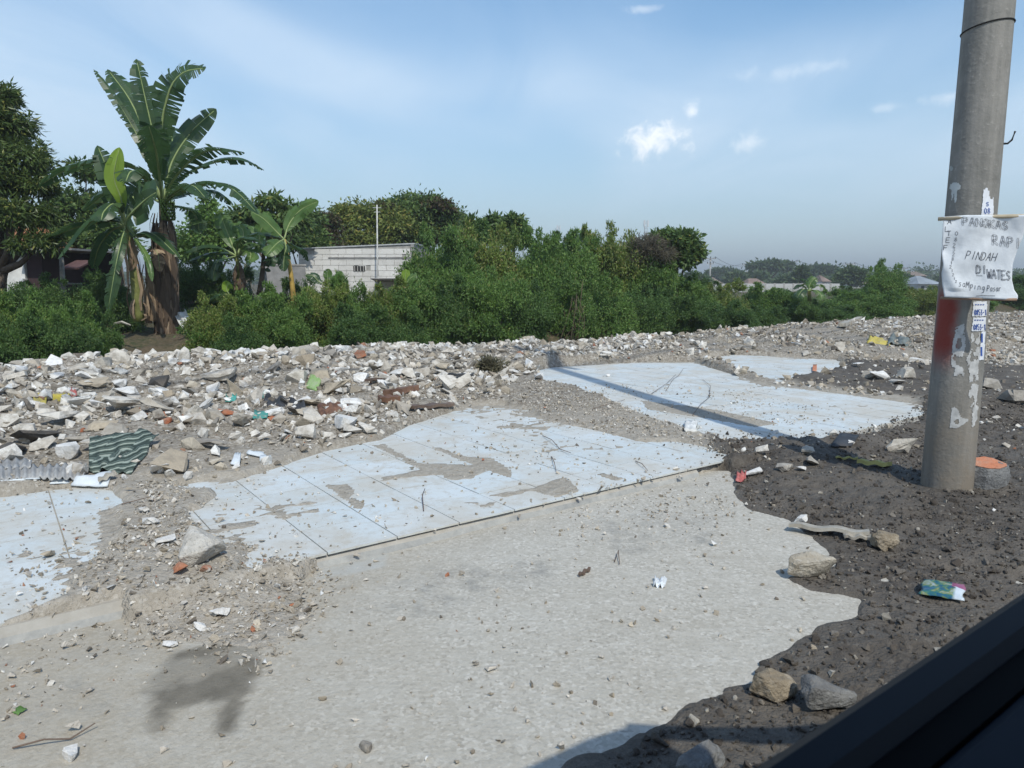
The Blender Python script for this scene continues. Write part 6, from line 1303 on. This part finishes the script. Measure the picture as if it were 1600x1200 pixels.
# hand-lettered cloth, hung from sticks in front of the pole
S0 = at(1512, 400, PY - .30); SDIR = unit(np.array([0 - S0[0] * .75, -S0[1], 0])); SRT = unit(np.cross(np.array([0, 0, 1.0]), SDIR)) 
def crop(cx, cy, off=0.0, ww=True):         # cloth point under the sign's own drawing grid (1200 units across)
    px, py = 1440 + cx / 7.5, 320 + cy / 7.5; d = ray(px, py); o = np.array([0, 0, CZ]); t = ((S0 - o) @ SDIR) / (d @ SDIR); p = o + d * t
    if ww:
        f1 = .016 * math.exp(-((cx - 250 - (cy - 700) * .55) / 90) ** 2) * (1 if 560 < cy < 1000 else .3); f2 = .008 * math.sin(cx * .011 + cy * .004) + .003 * math.sin(cy * .017 + cx * .006)
        cr = .005 * (float(fbm(np.array([cx * .006]), np.array([cy * .006]), 1, 4, 3)[0]) - .5) * 2; bl = .03 * math.sin(max(0, min(1, (cx - 750) / 450)) * 1.57) * math.sin(max(0, min(1, cy / 1200)) * 3.1); p = p + SDIR * (f1 + f2 + cr - bl)
    return p + SDIR * off
sign = empty('cloth_sign', crop(650, 1100, 0, False)); tag(sign, 'white cloth sign with hand-lettered notice tied to the concrete pole', 'sign'); sb = np.array(sign.location)
Lx = ([120, 240, 400, 600, 700, 800, 950, 1085], [262, 250, 240, 238, 250, 234, 246, 266]); Rx = ([120, 380, 530, 700, 880, 1000, 1060, 1110], [1262, 1190, 1128, 1072, 1062, 1092, 1135, 1130]); V = []; Fc = []; n = 46
for j in range(n + 1):
    b = j / n
    for i in range(n + 1):
        a = i / n; yt = np.interp(a, (0, .25, .6, 1), (138, 122, 122, 116)); yb = np.interp(a, (0, .5, .95, 1), (1082, 1100, 1114, 1108)); cy = yt + (yb - yt) * b; x0 = np.interp(cy, *Lx); x1 = np.interp(cy, *Rx); V.append(crop(x0 + (x1 - x0) * a, cy) - sb)
for j in range(n):
    for i in range(n): Fc.append((j * (n + 1) + i, j * (n + 1) + i + 1, (j + 1) * (n + 1) + i + 1, (j + 1) * (n + 1) + i))
M_CLOTHW = NT('white_cloth'); _p = M_CLOTHW.coord(); M_CLOTHW = M_CLOTHW.done(M_CLOTHW.mix(M_CLOTHW.rng(M_CLOTHW.noise(_p, 14, 4), .4, .7), (.60, .63, .66), (.69, .72, .75)), .85, M_CLOTHW.bump(M_CLOTHW.noise(_p, 18, 5, .6), .006, .5), .2)
co = link('cloth', py_mesh('cloth', V, Fc, M_CLOTHW, True), sign); co.modifiers.new('thickness', 'SOLIDIFY').thickness = .003
M_INK = plain('felt_pen', (.07, .075, .09), .7); M_BLUE = plain('blue_print', (.04, .09, .32), .6)
def write(text, x, y, cw, ch, gap, w_=5, slant=0, drop=0, outline=0, dirx=(1, 0), mat=None, name='lettering', f=None, parent=None, off0=None):
    B = MB(); f = f or (lambda cx, cy: crop(cx, cy, .005) - sb)
    for k, chh in enumerate(text):
        ox, oy = x + (cw + gap) * k * dirx[0], y + (cw + gap) * k * dirx[1] + drop * k
        for st in GL.get(chh, []):
            pts = [(ox + px * cw + slant * py * ch, oy - py * ch) for px, py in st]
            if outline:
                for a, b in zip(pts[:-1], pts[1:]):
                    a, b = np.array(a), np.array(b); t = (b - a) / (np.linalg.norm(b - a) + 1e-9); nn = np.array([-t[1], t[0]]) * outline / 2; ribbon(B, [a + nn, b + nn, b - nn, a - nn, a + nn], f, w_)
            else: ribbon(B, pts, f, w_)
    return B.build(name, mat or M_INK, parent or sign)
write('PANGKAS', 480, 240, 62, 92, 17, 3.6, 0, 8, 19); write('RAPI', 838, 470, 62, 115, 26, 3.6, 0, 12, 19); write('PINDAH', 505, 635, 48, 95, 14, 7, .35, 5); write('DI', 645, 805, 52, 95, 14, 4.5, 0, 2, 14); write('WATES', 770, 860, 46, 105, 10, 4.5, 0, 6, 14)
write('saMping', 425, 955, 36, 74, 10, 6, .12, 8); write('Pasar', 765, 1012, 28, 70, 6, 6, .08, 0)
for i, (c, x, y) in enumerate((('A', 305, 225), ('L', 275, 312), ('T', 295, 365), ('E', 285, 442), ('F', 258, 530))): write(c, x, y, 44, 58, 0, 6, .1)
for i, (c, x, y) in enumerate((('0', 388, 360), ('8', 380, 428), ('2', 362, 496), ('3', 362, 545), ('2', 356, 600), ('8', 345, 655), ('1', 330, 700), ('2', 318, 745), ('1', 338, 790), ('2', 350, 835), ('1', 365, 880), ('2', 385, 912))): write(c, x, y, 36 - i * 1.3, 48 - i * 1.8, 0, 5, .1)
B_ = MB(); ribbon(B_, [(645, 830), (715, 832)], lambda x, y: crop(x, y, .005) - sb, 5); ribbon(B_, [(640, 1068), (700, 1062), (860, 1066)], lambda x, y: crop(x, y, .005) - sb, 5); B_.build('underline', M_INK, sign)
st_ = MB(); st_.tube([crop(195, 165, -.012, False) - sb, crop(700, 140, -.012, False) - sb, crop(1230, 128, -.012, False) - sb], .012, 8); st_.build('top_stick', plain('bamboo', (.42, .36, .26), .7), sign, True)
st_ = MB(); st_.tube([crop(225, 1090, -.010, False) - sb, crop(700, 1104, -.010, False) - sb, crop(1120, 1112, -.010, False) - sb], .009, 8); st_.build('bottom_stick', plain('bamboo_dark', (.25, .17, .12), .7), sign, True)
# number stickers under and over the cloth
def sticker(outline, rows, nm, label):
    o = patch(nm, outline, M_PAPER2, None, .004, .008, None); o.location = (PX, PY, PZ); tag(o, label, 'sticker')
    for text, x, y, cw, ch, w_ in rows:
        f = lambda cx, cy: on_pole(*pole_uv(cx, cy), .0062)
        B = MB()
        for k, chh in enumerate(text):
            for s_ in GL.get(chh, []):
                pts = [np.array((x + (cw * 1.25) * k + a * cw, y - b * ch)) for a, b in s_]; V = []
                for i, p in enumerate(pts):
                    t = pts[min(i + 1, len(pts) - 1)] - pts[max(i - 1, 0)]; t = t / (np.linalg.norm(t) + 1e-9); nn = np.array([-t[1], t[0]]) * w_ / 2; V += [f(*(p + nn)), f(*(p - nn))]
                B.add(V, [(2 * i, 2 * i + 1, 2 * i + 3, 2 * i + 2) for i in range(len(pts) - 1)])
        B.build('printed_number', M_BLUE, o)
sticker([(1521, 471), (1541, 471), (1540, 494), (1520, 494)], [('----', 1522.5, 478, 3.0, 4, 1.6), ('0853-1', 1521.8, 492.5, 2.5, 9, 1.1)], 'number_sticker', 'upper number sticker right below the cloth sign'); sticker([(1520, 496), (1540, 496), (1538, 517), (1518, 517)], [('----', 1521.5, 502, 3.0, 4, 1.6), ('0853-1', 1520.4, 515.5, 2.5, 9, 1.1)], 'number_sticker', 'lower number sticker on the pole below the upper one')
sticker([(1533, 518), (1538.5, 518), (1536, 562), (1529, 562)], [('I', 1531, 535, 4, 14, 2.5), ('I', 1530.2, 556, 4, 14, 2.5)], 'blue_sticker', 'narrow sticker strip with blue print low on the pole'); sticker([(1538, 296), (1543, 294), (1546, 312), (1551, 310), (1551, 336), (1534, 336), (1535, 312)], [('08', 1537, 334, 4, 9, 1.1), ('S', 1540, 322, 4, 6, 1)], 'number_sticker', 'torn number sticker above the cloth sign')
# wire round the pole, a bent hook, crossarm and cables above the picture
zr = pole_uv(1545, 34)[1]; q = MB(); q.tube([on_pole(2 * math.pi * prad(zr) * t, zr + .02 * math.sin(t * 6.28), .003) for t in np.linspace(0, 1, 33)], .0045, 5, False); q.build('wire_loop', M_BLK, root, True)
hz = pole_uv(1555, 222)[1]; e = on_pole(.20, hz, -.01); q = MB(); q.tube([e, e + np.array([.03, -.01, 0]), e + np.array([.05, -.015, .02]), e + np.array([.062, -.02, .07])], .006, 6); q.build('bent_hook', M_BLK, root, True)
um = np.array([U[0], U[1], 0]); nm_ = np.array([NV[0], NV[1], 0]); q = MB(); q.box((0, 0, 9.1), (.1, 1.9, .1), TH); arm = q.build('crossarm', M_ZINC, root)
for k, o in enumerate((-.8, -.35, .35, .8)):
    q = MB(); q.tube([nm_ * o + np.array([0, 0, 9.15]), nm_ * o + np.array([0, 0, 9.35])], [.05, .035], 8); q.build('insulator', M_BLK, arm)
for k, o in enumerate((-.8, -.35, .35, .8)):
    pts = [np.array([PX, PY, PZ + 9.35]) + nm_ * o + um * t - np.array([0, 0, 1.0 - (t / 40) ** 2 if False else .9 * (1 - abs(abs(t) - 20) ** 2 / 400)]) for t in np.linspace(-40, 40, 41)]
    q = MB(); q.tube(pts, .022, 5); o_ = q.build('overhead_cable', M_BLK); tag(o_, ('outermost', 'second', 'third', 'innermost')[k] + ' overhead cable running along the road over the pole', 'cable', 'overhead cables')

# ------------------------------------------------------------------ the car the picture is taken from
M_CARP = NT('dark_car_paint').done((.007, .010, .016), .6, None, .15); M_RUB = NT('black_rubber').done((.003, .003, .0035), .8, None, .1); M_TRIM = NT('dark_blue_trim').done((.008, .013, .022), .7, None, .15); M_CGLASS = NT('tyre_rubber').done((.02, .02, .02), .9, None, .2)
def sill_n(px, py, z): p = P(px, py, z); return sn(p[0], p[1])[1]
SZ = .98; n_out = sill_n(1375, 1060, SZ)
car = empty('parked_car', (*xy(.4, 0), 0), TH); tag(car, 'dark car whose door sill crosses the bottom right corner', 'car')
def cb(name, s0, s1, n0, n1, z0, z1, mat, parent=None): q = MB(); q.box(((s0 + s1) / 2 - .4, (n0 + n1) / 2, (z0 + z1) / 2), (s1 - s0, n1 - n0, z1 - z0)); return q.build(name, mat, parent or car)
def extr(name, prof, s0, s1, mat, parent=None, n=2):
    k = len(prof); V = [(s0 - .4 + (s1 - s0) * i / (n - 1), a, b) for i in range(n) for a, b in prof]; Fc = [(i * k + j, i * k + (j + 1) % k, (i + 1) * k + (j + 1) % k, (i + 1) * k + j) for i in range(n - 1) for j in range(k)] + [tuple(range(k - 1, -1, -1)), tuple(range((n - 1) * k, n * k))]; return link(name, py_mesh(name, V, Fc, mat), parent or car)
no = n_out
door = extr('door', [(no - .06, SZ - .02), (no - .05, SZ), (no - .02, SZ + .004), (no + .0, SZ - .012), (no + .06, SZ - .14), (no + .11, .55), (no + .06, .32), (no - .06, .32)], -.55, 1.62, M_CARP)
extr('window_seal', [(no - .095, SZ - .05), (no - .095, SZ - .024), (no - .0605, SZ - .022), (no - .0605, SZ - .05)], -.55, 1.62, M_RUB, door)
extr('door_trim', [(no - .30, SZ - .30), (no - .26, SZ - .07), (no - .20, SZ - .018), (no - .115, SZ - .012), (no - .097, SZ - .03), (no - .097, SZ - .6), (no - .22, SZ - .6)], -.55, 1.62, M_TRIM, door)
cb('sill', -2.0, 2.9, no - 1.62, no + .03, .22, .317, M_CARP); cb('rear_side', -2.0, -.56, no - 1.62, no + .04, .32, SZ - .01, M_CARP)
ztop = 1.80; rn = .18
q = MB(); V = []
for s_ in (-2.0, -.6, .5, 1.0, 1.17):
    dz = {-2.0: -.10, 1.0: -.02, 1.17: -.06}.get(s_, 0)
    for n_, z_ in ((rn, ztop - .06), (rn - .06, ztop - .01), (rn - .4, ztop + .03), (rn - 1.0, ztop + .03), (rn - 1.3, ztop - .01), (rn - 1.36, ztop - .06), (rn - 1.2, ztop - .05), (rn - .12, ztop - .05)): V.append((s_ - .4, n_, z_ + dz))
q.add(V, [(i * 8 + j, i * 8 + (j + 1) % 8, (i + 1) * 8 + (j + 1) % 8, (i + 1) * 8 + j) for i in range(4) for j in range(8)] + [tuple(range(7, -1, -1)), tuple(range(32, 40))]); q.build('roof', M_CARP, car)
for nn in (rn - .05, rn - 1.31):
    t = MB(); t.tube([(1.15 - .4, nn, ztop - .09), (1.5 - .4, nn + (.05 if nn > 0 else -.05), 1.35), (1.95 - .4, nn + (.09 if nn > 0 else -.09), 1.0)], .035, 8); t.build('pillar', M_CARP, car, True)
    t = MB(); t.tube([(-.75 - .4, nn, ztop - .05), (-.7 - .4, nn + (.07 if nn > 0 else -.07), SZ - .02)], .045, 8); t.build('pillar', M_CARP, car, True)
hd = extr('hood', [(no + .03, .50), (no + .02, .90), (no - .10, 1.0), (no - .8, 1.04), (no - 1.5, 1.0), (no - 1.62, .90), (no - 1.62, .50)], 1.63, 2.9, M_CARP)
cb('floor_pan', -.55, 1.62, no - 1.6, no - .31, .32, .37, M_TRIM); cb('far_door', -.55, 1.62, no - 1.62, no - 1.52, .32, SZ, M_CARP)
for s_ in (2.3, -1.2):
    for n_ in (no - .09, no - 1.53):
        wv = MB(); V = []; k = 28
        for n__, r_ in ((-.1, .2), (-.1, .29), (-.07, .31), (.07, .31), (.1, .29), (.1, .2)):
            for j in range(k): a = 2 * math.pi * j / k; V.append((s_ - .4 + math.cos(a) * r_, n_ + n__, .31 + math.sin(a) * r_))
        wv.add(V, [(i * k + j, i * k + (j + 1) % k, (i + 1) * k + (j + 1) % k, (i + 1) * k + j) for i in range(5) for j in range(k)] + [tuple(range(k)), tuple(range(6 * k - 1, 5 * k - 1, -1))]); wv.build('wheel', M_CGLASS, car, True)

# ------------------------------------------------------------------ moist air over the plain
hzb = MB(); hzb.box((0, 500, 16), (3900, 4300, 60)); hz_o = hzb.build('haze'); tag(hz_o, kind='stuff')
hm = bpy.data.materials.new('moist_air'); hm.use_nodes = True; hm.node_tree.nodes.clear(); _o = hm.node_tree.nodes.new('ShaderNodeOutputMaterial'); _v = hm.node_tree.nodes.new('ShaderNodeVolumePrincipled')
_v.inputs['Color'].default_value = (.86, .89, .91, 1); _v.inputs['Density'].default_value = .0011; _v.inputs['Anisotropy'].default_value = .2
hm.node_tree.links.new(_v.outputs[0], _o.inputs['Volume']); hz_o.data.materials.append(hm)
